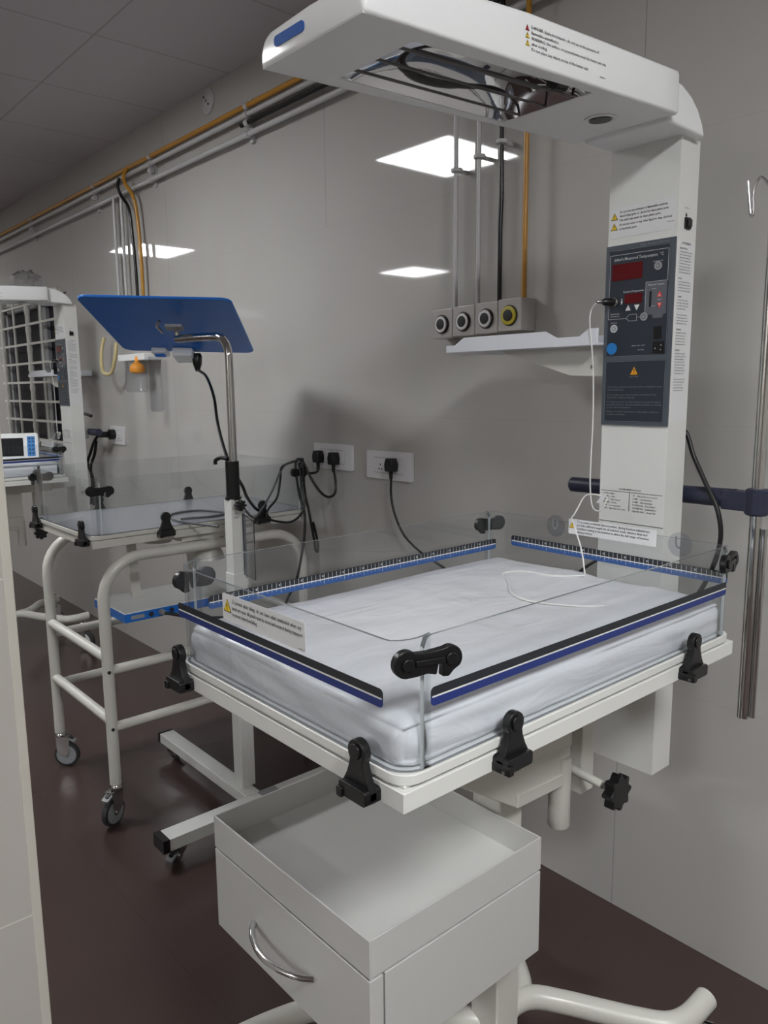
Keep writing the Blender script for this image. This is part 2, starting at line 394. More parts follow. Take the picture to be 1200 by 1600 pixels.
def acrylic_panel(plan, z0, z1, root, th=.0042, round_top=.014):
    """vertical clear sheet following a plan polyline; broad faces clear, cut edges grey"""
    P = [Vector((x, y, 0)) for x, y in plan]
    # finer points near both ends for rounded upper corners
    d0 = (P[1]-P[0]).normalized(); d1 = (P[-1]-P[-2]).normalized()
    P = [P[0]]+[P[0]+d0*round_top*k/3 for k in (1, 2, 3)]+P[1:-1]+[P[-1]-d1*round_top*k/3 for k in (3, 2, 1)]+[P[-1]]
    n = len(P); N = []
    for i in range(n):
        t = (P[min(i+1, n-1)]-P[max(i-1, 0)]).normalized(); N.append(Vector((t.y, -t.x, 0))*th/2)
    def top(i):
        k = min(i, n-1-i)
        rise = .0065*max(0., min(1., 1-(k-3)/6.)) if n > 12 else .004*max(0., min(1., 1-(k-3)/2.))
        return z1+rise if k >= 3 else z1+rise-round_top*(1-math.sqrt(max(0, 1-((3-k)/3)**2)))
    mb = MB(ACR, EDGE, EDGEL); bm = mb.bm
    oL = [bm.verts.new(P[i]+N[i]+FZ*z0) for i in range(n)]; oH = [bm.verts.new(P[i]+N[i]+FZ*top(i)) for i in range(n)]
    iL = [bm.verts.new(P[i]-N[i]+FZ*z0) for i in range(n)]; iH = [bm.verts.new(P[i]-N[i]+FZ*top(i)) for i in range(n)]
    for i in range(n-1):
        mb.cur = 0; mb._f([oL[i], oL[i+1], oH[i+1], oH[i]]); mb._f([iL[i+1], iL[i], iH[i], iH[i+1]])
        mb.cur = 1; mb._f([oH[i], oH[i+1], iH[i+1], iH[i]]); mb._f([oL[i+1], oL[i], iL[i], iL[i+1]])
    mb.cur = 2; mb._f([oL[0], oH[0], iH[0], iL[0]]); mb._f([oL[-1], iL[-1], iH[-1], oH[-1]])
    bmesh.ops.recalc_face_normals(bm, faces=bm.faces)
    return mb.build('acrylic_panel', root, angle=35)
def stripe(O, r, length, parent, h=.024, ruler=False):
    """printed band on a panel, from O (left centre) along r"""
    b = MB(DARKSTR); d = h/2
    pl = rrect(0, -d, length, d, .008)
    b.prism([(x, max(y, .0)) for x, y in pl if y >= -.001] + [], O, r, FZ, .0030, .0034) if False else None
    up = [(0, .0), (length, .0)]+[(length-.006+.006*math.cos(a), d-.006+.006*math.sin(a)) for a in [i*PI/8 for i in range(5)]]+[(.006-.006*math.sin(a), d-.006+.006*math.cos(a)) for a in [i*PI/8 for i in range(5)]]
    dn = [(x, -y) for x, y in up]
    b.prism(up, O, r, FZ, .0027, .0032)
    b.m(BLUERUL if ruler else BLUESTR).prism(dn, O, r, FZ, .0027, .0032)
    b.m(PRINTW).rect(0.002, -.0013, length-.002, .0007, O, r, FZ, .0027, .0036)
    if ruler:
        n = int(length/.01)
        for k in range(1, n):
            x = k*.01; w_ = .00045
            b.m(LINEW).rect(x-w_, .001, x+w_, d*.88, O, r, FZ, .0032, .00345)
            b.rect(x-w_*.8, -d*(.75 if k % 5 == 0 else .42), x+w_*.8, -.001, O, r, FZ, .0032, .00345)
            if k % 5 == 0: b.rect(x-.0045, d*.35, x-.002, d*.65, O, r, FZ, .0032, .0036)
    return b.build('ruler_strip' if ruler else 'stripe', parent)
def star_knob(O, ax, root, r=.033):
    ax = Vector(ax).normalized(); a = FZ; rr = FZ.cross(ax).normalized(); 
    poly = [((r+.0045*math.cos(8*t))*math.cos(t), (r+.0045*math.cos(8*t))*math.sin(t)) for t in [2*PI*i/64 for i in range(64)]]
    c = MB(BLACK); c.prism(poly, O, rr, FZ, 0, .022)
    k = c.build('knob', root, bevel=.002)
    MB(STEEL).cyl(Vector(O)-ax*.03, O, .006, seg=12).build('spindle', k); return k
def castor(O, root, h, R, ang, brake=True, cover=None, th=.022):
    """swivel castor under O (top of the stem), wheel touching the floor"""
    O = Vector(O); d = Vector((math.cos(ang), math.sin(ang), 0)); s = Vector((-math.sin(ang), math.cos(ang), 0)); off = .022
    wc = Vector((O.x, O.y, R))+d*off
    hz = O.z
    st = MB(CHROME); st.lathe([(.012, 0), (.017, -.004), (.019, -.012), (.013, -.02)], O, (0, 0, 1), 16); 
    for q in (-1, 1):
        a = wc+s*q*(th/2+.004)
        poly = [(-off-.014, hz-.018-R), (.016, hz-.018-R), (.012, -.0), (.006, -.010), (-.006, -.008), (-off-.012, R*.35)]
        st.prism([(x, y) for x, y in poly], a, d, FZ, -.0015*1, .0015)
        st.cyl(a, a+s*q*.006, .005, seg=10)
    st.prism([(-off-.014, -.010), (.016, -.010), (.016, .010), (-off-.014, .010)], Vector((wc.x, wc.y, hz-.02)), d, s, -.002, .002)
    cs = st.build('castor', root)
    wl = MB(TYRE); wl.lathe([(R*.80, -th/2), (R*.97, -th/2+.002), (R, -th/2+.006), (R, th/2-.006), (R*.97, th/2-.002), (R*.80, th/2)], wc, s, 28)
    wl.m(cover or CASTER).lathe([(R*.78, -th/2-.001), (R*.78, th/2+.001)], wc, s, 24); wl.lathe([(R*.25, -th/2-.004), (R*.25, th/2+.004)], wc, s, 12)
    wl.build('wheel', cs)
    if brake:
        b = MB(LGREY); b.prism(rrect(-.018, -.014, .022, .014, .004), Vector((wc.x, wc.y, hz-.030))+d*.018, (d-FZ*.5), s, -.003, .003)
        b.m(BLACK).prism(rrect(-.008, -.007, .010, .007, .003), Vector((wc.x, wc.y, hz-.030))+d*.018, (d-FZ*.5), s, .003, .007)
        b.build('brake_lever', cs)
    return cs
# ------------------------------------------------------------------ infant warmer
BX0, BX1, BY0, BY1 = -1.204, -.632, .576, 1.405
def drawer_unit(root):
    X0, X1, Y0, Y1, ZT, ZB, ZG = -1.254, -.793, .653, 1.057, .70, .473, .637
    t = MB(DRAWERM); th = .0035
    t.box(X0, X1, Y0, Y0+th, ZG, ZT).box(X0, X1, Y1-th, Y1, ZG, ZT).box(X0, X0+th, Y0+th, Y1-th, ZG, ZT).box(X1-th, X1, Y0+th, Y1-th, ZG, ZT)
    t.box(X0+th, X1-th, Y0+th, Y1-th, ZG+.004, ZG+.009)
    tray = t.build('top_tray', root, bevel=.001)
    b = MB(DRAWERM); b.box(X0+.003, X1, Y0+.03, Y1, ZB, ZG-.004); b.build('drawer_cabinet', root, bevel=.0015)
    d = MB(DRAWERM); d.box(X0, X1, Y0, Y0+.027, ZB-.002, ZG-.004); dr = d.build('drawer', root, bevel=.0015)
    h = MB(CHROME)
    P = []
    for i in range(15):
        t_ = i/14; P.append((-1.117+.182*t_, Y0-.036*math.sin(PI*t_)**.7 - .001, .552))
    h.tube(P, .0055, 12); h.build('drawer_handle', dr)
def make_warmer(label):
    R = thing('infant_warmer', (-.92, 1.1, 0), label, 'infant warmer')
    # column
    CX0, CX1, CY0, CY1 = -1.006, -.846, 1.527, 1.602
    c = MB(WHITE); c.box(CX0, CX1, CY0, CY1, .632, 1.99); c.m(INKG).box(CX0+.002, CX1-.002, CY0-.0006, CY0, 1.1965, 1.198)
    # label on the upper column
    c.m(STICK).prism(rrect(-1.003, 1.812, -.852, 1.874, .004), (0, CY0, 0), FX, FZ, .0, .0005)
    c.sign(-.992, 1.857, .015, (0, CY0, 0), FX, FZ, .0005).sign(-.992, 1.836, .015, (0, CY0, 0), FX, FZ, .0005)
    c.m(INK).text([('Do not use any solvents or flammable solutions.', .111), ('Avoid using spirit or  alcohol to clean plastic parts.', .113), ('Use mild soap water to clean plastic parts.', .096)], (-.979, CY0, 1.867), FX, FZ, .0068, lead=1.22, off=.001)
    c.text([('Do not use water or any other liquid to clean electrical', .120), ('or electronic parts.', .042)], (-.979, CY0, 1.841), FX, FZ, .0068, lead=1.25, off=.001)
    c.m(INKG).text([('WARN-02/R1', .015)], (-.869, CY0, 1.829), FX, FZ, .003, off=.001)
    # alarm abbreviations
    y = CY0
    c.m(INK).text([('ALARM ABBREVIATIONS', .055)], (-.957, y, 1.2745), FX, FZ, .0052)
    c.rect(-1.002, 1.2662, -.852, 1.2672, (0, y, 0), FX, FZ, 0, .0005).rect(-.9308, 1.225, -.9298, 1.2665, (0, y, 0), FX, FZ, 0, .0005)
    c.text([('HTR FAIL', .028), ('OVER :  Over', .030), ('SET :  Set level', .042), ('PROBE :  Probe', .034), ('LOW :   Low  temperature', .044), ('HIGH :  High temperature curve', .056)], (-.995, y, 1.2625), FX, FZ, .0048, lead=1.4)
    c.text([('SF  :  Skin probe not connect', .058), ('L.TEMP  :  Low temperature', .046), ('H.TEMP  :  High temperature', .047), ('POWER FAIL :  Power failure', .055), ('SYSTEM FAIL :  System failure', .057), ('HEATER FAIL :  Heater fail', .055)], (-.9215, y, 1.2625), FX, FZ, .0052, lead=1.32)
    # instructions on the side of the column
    O = (CX1, 0, 0)
    c.m(STICK).prism(rrect(1.533, 1.425, 1.597, 1.792, .003), O, FY, FZ, 0, .0005)
    c.m(INK).text([('QUICK REFERENCE', .036)], (CX1, 1.546, 1.788), FY, FZ, .006, off=.001)
    z = 1.777
    blocks = [('INTRODUCTION', ['Connect the skin probe to the socket', 'switch on the mains and check all', 'displays and the audible alarm.', 'Select servo or manual mode with', 'the mode key; set the required', 'temperature using the arrow keys', 'and wait until the set value is', 'reached before placing the infant']),
              ('MODES', ['In servo mode the heater output is', 'controlled by the skin temperature', 'In manual mode the output is set by', 'the user; check the baby regularly']),
              ('ALARMS', ['Press the mute key to silence', 'probe failure:  check connection', 'power failure:  check the mains', 'low temperature / high']),
              ('', ['Do not leave the infant alone', 'during manual operation of the', 'heater; the output reduces after', 'fifteen minutes with an alarm']),
              ('CLEANING', ['Clean with mild soap solution', 'wipe with a dry soft cloth', 'do not use any solvents on', 'the acrylic parts or panels', 'disinfect mattress after use']),
              ('SERVICE', ['Only trained persons should', 'service the unit; replace fuses', 'with the same rating only', 'keep air vents clear of dust', 'check the castors for locking', 'before moving the equipment', 'check the tilt lock of the bed', 'after each adjustment made']),
              ('', ['Refer to the manual for details', 'store in a dry and clean place', 'at room temperature only', 'protective earth is required', 'for safe operation of unit'])]
    for head, ls in blocks:
        if head:
            c.m(INK).text([(head, .004*len(head)*.62)], (CX1, 1.5385, z), FY, FZ, .0048, off=.001); z -= .0066
        c.m(INKG).text([(l, .0013*len(l)+.004) for l in ls], (CX1, 1.5385, z), FY, FZ, .0044, lead=1.32, off=.001); z -= .0058*len(ls)+.0065
    c.m(INK).text([('HEATER ON', .018)], (CX1, 1.551, 1.856), FY, FZ, .003, off=.001)
    c.prism([(1.557, 1.845), (1.561, 1.845), (1.561, 1.841), (1.564, 1.841), (1.559, 1.838), (1.554, 1.841), (1.557, 1.841)], O, FY, FZ, 0, .0006)
    c.build('column', R, bevel=.0015)
    sw = MB(BLACK); sw.prism(rrect(1.552, 1.814, 1.575, 1.837, .003), O, FY, FZ, 0, .004); sw = sw.build('rocker_switch', R, bevel=.0008)
    MB(BLACK).prism(rrect(1.5555, 1.818, 1.5715, 1.833, .002), O, FY, FZ, .0042, .0075).build('rocker', sw)
    # control panel
    P0 = (0, CY0, 0); D = .004
    p = MB(PANELFR); p.rect(-1.0065, 1.414, -.846, 1.796, P0, FX, FZ, 0, D)
    p.m(PANELDK).prism(rrect(-.9995, 1.562, -.8555, 1.786, .005), P0, FX, FZ, D, D+.0006).prism(rrect(-.9995, 1.421, -.8555, 1.553, .004), P0, FX, FZ, D, D+.0006)
    def frame(poly, wdt=.0008, mt=LINEW, d=D+.0006):
        p.m(mt)
        for a, b in zip(poly, poly[1:]):
            A, B = Vector((*a, 0)), Vector((*b, 0)); t = (B-A).normalized()*wdt*.5; nn = Vector((-t.y, t.x, 0))
            p.prism([(q.x, q.y) for q in (A-t-nn, B+t-nn, B+t+nn, A-t+nn)], P0, FX, FZ, d, d+.0003)
    cl = lambda q: q+[q[0]]
    frame(cl(rrect(-.9985, 1.5628, -.8565, 1.785, .005)), mt=PRINTG); frame(cl(rrect(-.9985, 1.4225, -.8565, 1.5518, .004)), mt=PRINTG)
    frame([(-.9955, 1.642), (-.9955, 1.7755), (-.8597, 1.7755), (-.8597, 1.7125), (-.9085, 1.7125), (-.9085, 1.652)])
    frame([(-.9955, 1.642), (-.9525, 1.642), (-.945, 1.6495), (-.9275, 1.6495), (-.9275, 1.636), (-.945, 1.636), (-.9525, 1.642)]); frame([(-.9275, 1.643), (-.918, 1.643)])
    p.m(PANELGR).prism([(-.9075, 1.7115), (-.8605, 1.7115), (-.8605, 1.646), (-.866, 1.646), (-.869, 1.638), (-.889, 1.638), (-.892, 1.646), (-.9075, 1.646)], P0, FX, FZ, D+.0006, D+.001)
    o = D+.0014; T = lambda mt, l, x, z, s, **k: p.m(mt).text(l, (x, CY0, z), FX, FZ, s, off=o, **k)
    T(PRINTG, [('Infant Radiant Warmer', .068)], -.9255, 1.7925, .0065)
    T(LINEW, [("Infant's Measured Temperature  °C", .114)], -.985, 1.7695, .009)
    T(LINEW, [('ALARM MUTE', .022)], -.8935, 1.7535, .0032)
    T(PRINTW, [('Required Temperature', .049)], -.9605, 1.6995, .0052)
    T(LINEW, [('Manual Output', .036)], -.902, 1.7085, .0055); T(LINEW, [('100%', .010)], -.894, 1.699, .003); T(LINEW, [('HEAT', .010)], -.8805, 1.676, .003); T(LINEW, [('10%', .009)], -.894, 1.664, .003)
    T(LINEW, [('SKIN PROBE', .022)], -.991, 1.654, .0034); T(LINEW, [('HEATER MODE', .022)], -.991, 1.649, .0034); T(LINEW, [('SET LOCK', .015)], -.989, 1.6355, .0034)
    T(LINEW, [('SERIAL NO.  2204', .031)], -.936, 1.585, .0035); T(LINEW, [('230 V  50Hz', .014)], -.921, 1.576, .0035); T(PRINTG, [('°C', .006)], -.914, 1.684, .005)
    T(PRINTG, [('CAUTION', .021)], -.9385, 1.5205, .0045)
    T(PRINTG, [('Do not leave neonates unattended, when operating the heater', .131), ('in the manual mode.', .040)], -.991, 1.499, .0048, lead=1.3)
    T(PRINTG, [('Do not place any object beside and the bed. The', .118), ('tray load is sufficient quantity.', .068)], -.9915, 1.482, .0048, lead=1.25)
    T(PRINTG, [('Prolonged exposure to radiant heaters increases the infant\'s', .130), ('insensible water loss. Take appropriate precautions to maintain', .132), ('proper infant fluid balance.', .060)], -.992, 1.4665, .0046, lead=1.3)
    T(PRINTG, [('Monitor the infant\'s temperature continuously to avoid any', .124), ('possible overheating.', .045)], -.991, 1.4455, .0046, lead=1.3)
    p.sign(-.928, 1.5315, .020, P0, FX, FZ, D+.0006, mat('sign_amber', (225, 160, 30), .5))
    # small person mark beside the probe socket
    p.m(PRINTW).prism(circ(-.9645, 1.682, .0014), P0, FX, FZ, D+.0006, D+.0012).prism([(-.9665, 1.679), (-.9625, 1.679), (-.9637, 1.672), (-.9653, 1.672)], P0, FX, FZ, D+.0006, D+.0012)
    cp = p.build('control_panel', R)
    q = MB(RED); q.prism(rrect(-.9898, 1.7225, -.918, 1.7565, .001), P0, FX, FZ, D+.0006, D+.0016); q.build('temperature_display', cp)
    q = MB(RED); q.prism(rrect(-.957, 1.6725, -.916, 1.6925, .001), P0, FX, FZ, D+.0006, D+.0016); q.build('set_display', cp)
    for (x, z, r, mt, nm) in ((-.882, 1.743, .0085, LGREY, 'button'), (-.910, 1.643, .0085, LGREY, 'button'), (-.981, 1.622, .0085, LINEW, 'button'), (-.9845, 1.5795, .0125, BLUEBTN, 'blue_button')):
        q = MB(mt); q.prism(circ(x, z, r), P0, FX, FZ, D+.0006, D+.0022)
        if nm == 'button': q.m(PANELDK).prism(circ(x, z, r*.55, 12), P0, FX, FZ, D+.0022, D+.0025).m(mt).prism(circ(x, z, r*.42, 12), P0, FX, FZ, D+.0022, D+.0029)
        q.build(nm, cp)
    for (x, z, up, mt) in ((-.876, 1.6855, 1, REDB), (-.875, 1.6637, -1, REDB), (-.948, 1.663, 1, PRINTW), (-.9275, 1.6637, -1, PRINTW)):
        q = MB(mt); q.prism([(x-.0062, z-.005*up), (x+.0062, z-.005*up), (x, z+.0065*up)], P0, FX, FZ, D+.001, D+.002)
        if mt is REDB: q.m(LINEW).prism([(x-.0025, z-.0035*up), (x+.0025, z-.0035*up), (x, z+.001*up)], P0, FX, FZ, D+.002, D+.0024)
        q.build('arrow_key', cp)
    q = MB(BLACK); q.rect(-.899, 1.6615, -.8945, 1.6935, P0, FX, FZ, D+.001, D+.0016); q.build('level_bar', cp)
    q = MB(BLACK); q.prism(rrect(-.886, 1.5655, -.862, 1.59, .001), P0, FX, FZ, D+.0006, D+.0026).prism(rrect(-.886, 1.595, -.868, 1.621, .001), P0, FX, FZ, D+.0006, D+.0012)
    q.m(LINEW).prism(circ(-.867, 1.582, .0013, 8), P0, FX, FZ, D+.0026, D+.003).prism(circ(-.868, 1.573, .0013, 8), P0, FX, FZ, D+.0026, D+.003).prism(circ(-.88, 1.576, .0013, 8), P0, FX, FZ, D+.0026, D+.003)
    q.build('data_port', cp)
    q = MB(STEEL); q.lathe([(.010, 0), (.010, .006), (.0075, .007), (.0075, .010)], (-.981, CY0-D, 1.678), (0, -1, 0), 20); q.build('probe_socket', cp)
    # hood
    HX, HY, HZ, HT = -.922, .675, 1.96, .0500
    dv = Vector((0, math.cos(HT), math.sin(HT))); nv = Vector((0, -math.sin(HT), math.cos(HT))); HO = Vector((HX, HY, HZ)); L = .766
    def hp(x, s_, n_): return HO+FX*x+dv*s_+nv*n_
    W = .1185
    def sec(s_, h, rc, inset=0, lift=0):
        a = W-inset; P = [hp(-a+.006, s_, lift), hp(-a+.0015, s_, lift+.0015), hp(-a, s_, lift+.005), hp(-a, s_, max(lift+.006, h-rc))]
        for i in range(1, 8):
            t = PI/2*i/8; P.append(hp(-a+rc*(1-math.cos(t)), s_, h-rc+rc*math.sin(t)))
        P.append(hp(-a+rc, s_, h)); P.append(hp(0, s_, h+.003)); P.append(hp(a-rc, s_, h))
        for i in range(1, 8):
            t = PI/2*i/8; P.append(hp(a-rc+rc*math.sin(t), s_, h-rc+rc*math.cos(t)))
        P += [hp(a, s_, max(lift+.006, h-rc)), hp(a, s_, lift+.005), hp(a-.0015, s_, lift+.0015), hp(a-.006, s_, lift)]
        return P
    h = MB(HOODW)
    S_ = [(-.0, .036, .026, .005, .002), (.002, .041, .028, .002, .0005), (.006, .045, .028, 0, 0), (.05, .052, .024, 0, 0), (.12, .062, .018, 0, 0), (.22, .071, .012, 0, 0), (.32, .0745, .009, 0, 0), (.5, .0755, .008, 0, 0), (.7, .0755, .008, 0, 0), (.757, .0755, .008, 0, 0), (.763, .074, .008, .002, .001), (.766, .070, .008, .006, .003)]
    h.loft([sec(*k) for k in S_], closed=False)
    # underside plate around the opening
    RA, RB, wa, wb_ = .116, .517, .0835, .0965
    def plate(q0, q1, q2, q3):
        vs = [h.bm.verts.new(hp(x, s_, .0002)) for x, s_ in (q0, q1, q2, q3)]; vt = [h.bm.verts.new(hp(x, s_, .004)) for x, s_ in (q0, q1, q2, q3)]
        h._f(vs); h._f(vt[::-1])
        for i in range(4): h._f([vs[i], vt[i], vt[(i+1) % 4], vs[(i+1) % 4]])
    V_ = W-.0045
    plate((-V_, .0006), (V_, .0006), (V_, RA), (-V_, RA)); plate((-V_, RB), (V_, RB), (V_, .762), (-V_, .762))
    plate((-V_, RA), (-wa, RA), (-wb_, RB), (-V_, RB)); plate((wa, RA), (V_, RA), (V_, RB), (wb_, RB))
    # printed warning on the side
    rs = dv; us = nv; Os = hp(W, 0, 0)
    for k, (zz, mt) in enumerate(((.0505, REDSIGN), (.0405, YELLOW), (.030, YELLOW))): h.sign(.318, zz, .0085, Os, rs, us, .0, mt)
    h.m(INK).text([('DANGER  Explosive hazards - do not use in the presence of', .175), ('flammable anaesthetics.', .068), ('WARNING. Hot surface - to prevent burns touch the heater unit only', .195), ('after cooling.', .038), ('Do not place any object on top of the heater unit', .145)], hp(W, .327, .055), rs, us, .0062, lead=1.22, off=.0006)
    h.text([('WARN-01/R1', .015)], hp(W, .505, .018), rs, us, .003, off=.0006)
    hood = h.build('heater_hood', R, angle=50)
    bd = MB(BLUEB); ofs = []
    u2 = (nv).normalized(); bd.prism(rrect(.040, .018, .112, .032, .006), hp(-W, 0, 0), FX, u2, -.010, .0018)
    bd.build('badge', hood)
    # neck behind the hood
    nk = MB(HOODW); pr = [(1.432, 1.991), (1.432, 2.066), (1.45, 2.070), (1.485, 2.066), (1.52, 2.053), (1.548, 2.034), (1.568, 2.01), (1.578, 1.988)]
    nk.prism(pr, (-1.010, 0, 0), FY, FZ, 0, .186); nk.build('hood_hinge_cover', R, bevel=.006)
    # reflector
    rf = MB(MIRROR); nu, nvv = 24, 30; rows = []
    for j in range(nvv+1):
        sj = RA+(RB-RA)*j/nvv; wj = wa+(wb_-wa)*j/nvv; vv = abs(2*j/nvv-1); row = []
        for i in range(nu+1):
            uu = 2*i/nu-1; hh = .068*((1-min(1, abs(uu))**2)**.75)*((1-vv**2.5)**.7)
            row.append(rf.bm.verts.new(hp(uu*wj, sj, .002+hh)))
        rows.append(row)
    for j in range(nvv):
        for i in range(nu): rf._f([rows[j][i], rows[j][i+1], rows[j+1][i+1], rows[j+1][i]])
    rf.build('reflector', hood, angle=80)
    hb = MB(ROD)
    hb.cyl(hp(.03, RA+.06, .016), hp(.03, RB-.06, .016), .004); hb.m(BLACK).cyl(hp(.055, RB-.05, .020), hp(.055, RB-.022, .020), .011)
    hb.build('heating_element', hood)
    gd = MB(ROD)
    for fr in (.2, .5, .8): gd.cyl(hp(-wa+2*wa*fr, RA-.002, .004), hp(-wb_+2*wb_*fr, RB+.002, .004), .0023, seg=10)
    gd.build('guard_rods', hood)
    # examination lamp
    lm = MB(HOODW); c0 = hp(.02, .655, 0); ring = [(.030, 0), (.031, -.0025), (.0285, -.004), (.024, -.003), (.022, .0)]
    lm.lathe(ring, c0, nv, 32); lm.m(DGREY).lathe([(.0205, -.0042), (.012, -.0046), (.002, -.0046)], c0, nv, 28)
    lm.build('lamp', hood)
    # tray frame
    f = MB(WHITE); e = .0
    f.box(BX0, BX1, BY0, BY1+.009, 1.0, 1.026)
    f.box(BX0+.008, BX1-.008, BY0+.008, BY1, 1.026, 1.030)
    f.prism(rrect(BX0, BY0, BX1, BY1+.005, .03), (0, 0, 1.030), FX, FY, 0, .0135)
    f.build('bed_frame', R, bevel=.0015)
    tr = MB(ACR, EDGE); tr.m(STICK).prism(rrect(BX0+.004, BY0+.004, BX1-.004, BY1, .034), (0, 0, 1.0435), FX, FY, 0, .002)
    tr.build('bed_tray', R)
    # acrylic panels
    ZT = 1.207; RC = .034; e = .004
    front = acrylic_panel(panel_path(BX0+e, BX1-e, .609, BY0+e, RC), 1.0455, ZT, R)
    back = acrylic_panel(panel_path(BX0+e, BX1-e, 1.372, BY1-e, RC), 1.0455, ZT, R)
    right = acrylic_panel([(BX1-e, 1.3695), (BX1-e, .6115)], 1.0455, ZT, R)
    left = acrylic_panel([(BX0+e, .6115), (BX0+e, 1.3695)], 1.0455, ZT, R)
    stripe((BX0+.006, BY0+e, 1.133), FX, .529, front); stripe((BX1-e, .622, 1.134), FY, .752, right)
    stripe((BX0+.054, BY1-e-.006, 1.1475), FX, .510, back, ruler=True); stripe((BX0+e+.006, .63, 1.1345), FY, .755, left, ruler=True)
    # stickers
    s1 = MB(STICK); O = (0, BY0+e, 0); s1.prism(rrect(-1.045, 1.150, -.826, 1.192, .005), O, FX, FZ, .0027, .0033)
    s1.sign(-1.030, 1.174, .020, O, FX, FZ, .0033)
    s1.m(INK).text([('To  prevent  infant  falling,  do  not  leave  infant  unattended  when  any', .182), ('panels are open. All panels must be closed and secured during transport', .184), ('to prevent infant from falling.', .070)], (-1.016, BY0+e, 1.186), FX, FZ, .0085, lead=1.15, off=.0038)
    s1.text([('WARN-03', .014)], (-.842, BY0+e, 1.154), FX, FZ, .0026, off=.0038)
    s1.build('warning_label', front)
    yb = BY1-e; s2 = MB(STICK); O = (0, yb, 0); s2.prism(rrect(-.996, 1.1835, -.788, 1.2165, .003), O, FX, FZ, .0027, .0033)
    s2.sign(-.986, 1.204, .015, O, FX, FZ, .0033)
    s2.m(INK).text([('To prevent accidental disconnection, during bassinet adjustment,', .172), ('provide sufficient length for all patients leads, infusion lines and', .166), ('ventilator tubing in the bassinet to allow the full range of bassinet', .170), ('tilting positions', .038)], (-.974, yb, 1.2145), FX, FZ, .0067, lead=1.12, off=.0038)
    s2.build('warning_label', back)
    for x in (-1.029, -.738):
        hk = MB(ACR, EDGE); hk.m(ACRG).prism(circ(x, 1.196, .024), (0, yb, 0), FX, FZ, .003, .006)
        hk.m(EDGE).tube([(x-.006, yb-.008, 1.212), (x-.006, yb-.008, 1.196), (x, yb-.008, 1.190), (x+.006, yb-.008, 1.196), (x+.006, yb-.008, 1.212)], .0015, 6, 3)
        hk.build('tube_holder', back)
    # latches and clamps
    latch((-.636, .583, 1.1845), (-.622, .641, 1.183), R)
    latch((-.628, 1.352, 1.183), (-.636, 1.400, 1.183), R)
    latch((-1.210, .638, 1.178), (-1.206, .590, 1.178), R)
    latch((-1.203, 1.408, 1.181), (-1.210, 1.352, 1.181), R)
    for x in (-1.178, -.699): wide_clamp((x, BY0, 1.0), FX, R)
    for y in (.76, 1.24): wide_clamp((BX1, y, 1.004), FY, R)
    for y in (.76, 1.24): wide_clamp((BX0, y, 1.004), -FY, R)
    # bed support below
    b = MB(CREAM)
    b.box(-1.0, -.85, 1.07, 1.225, .80, 1.0)
    b.prism([(1.06, .728), (1.06, .756), (1.21, .748), (1.226, .722)], (-1.0, 0, 0), FY, FZ, 0, .15)
    b.prism([(.90, .83), (.90, .86), (1.06, .80), (1.228, .80), (1.228, .722), (1.06, .728)], (-1.0, 0, 0), FY, FZ, 0, .145)
    b.box(-.98, -.87, 1.225, 1.40, .93, 1.0)
    b.box(-.99, -.862, 1.40, 1.527, .94, .985)
    b.build('bed_support', R, bevel=.003)
    tb = MB(CREAM); tb.lathe([(.020, 0), (.022, .003), (.022, .15)], (-.868, 1.212, .628), (0, 0, 1), 28); tb.build('lock_tube', R)
    star_knob((-.800, 1.292, .703), (1, 0, 0), R); MB(CREAM).cyl((-.90, 1.285, .715), (-.822, 1.292, .704), .009).build('knob_shaft', R)
    MB(CREAM).box(-.925, -.878, 1.30, 1.345, .655, 1.0).build('tilt_post', R, bevel=.003)
    sc = MB(STEEL); sc.lathe([(.005, 0), (.005, .004), (.003, .006)], (-.846, 1.562, .905), (1, 0, 0), 12); sc.build('screw', R)
    # stem and base
    st = MB(CREAM); st.box(-.965, -.895, 1.062, 1.13, .17, .80); st.build('stem', R, bevel=.004)
    drawer_unit(R)
    def leg(pts): return MB(CREAM).tube(pts, .0235, 18, 8)
    leg([(-.93, 1.09, .20), (-.93, 1.15, .215), (-.915, 1.20, .215), (-.87, 1.245, .207), (-.80, 1.295, .200), (-.74, 1.335, .197), (-.695, 1.37, .197), (-.676, 1.415, .199), (-.673, 1.485, .204)]).build('base_leg', R)
    leg([(-.93, 1.09, .20), (-.93, 1.15, .215), (-.945, 1.20, .215), (-.99, 1.245, .207), (-1.06, 1.295, .200), (-1.12, 1.335, .197), (-1.16, 1.37, .197), (-1.175, 1.415, .199), (-1.178, 1.485, .204)]).build('base_leg', R)
    leg([(-.93, 1.10, .20), (-.97, 1.06, .21), (-1.05, 1.00, .205), (-1.13, .94, .2), (-1.19, .885, .198), (-1.225, .82, .198), (-1.25, .72, .198), (-1.262, .60, .20)]).build('base_leg', R)
    leg([(-.93, 1.10, .20), (-.89, 1.06, .21), (-.81, 1.00, .205), (-.73, .94, .2), (-.67, .885, .198), (-.635, .82, .198), (-.61, .72, .198), (-.598, .60, .20)]).build('base_leg', R)
    for (x, y, z, a) in ((-.680, 1.45, .178, .4), (-1.172, 1.45, .178, 2.2), (-1.26, .62, .178, -2), (-.60, .62, .178, -1)):
        castor((x, y, z), R, z, .06, a, False, HOODW, .03)
    # monitor shelf on the left of the column
    sh = MB(SHELFW)
    y0, y1, xa, xb = 1.50, 1.73, -1.468, -1.006
    lip = [(xa, 1.588), (xa, 1.607), (-1.437, 1.607), (-1.405, 1.625), (-1.148, 1.625), (-1.115, 1.609), (-1.055, 1.609), (-1.03, 1.625), (xb, 1.625), (xb, 1.588)]
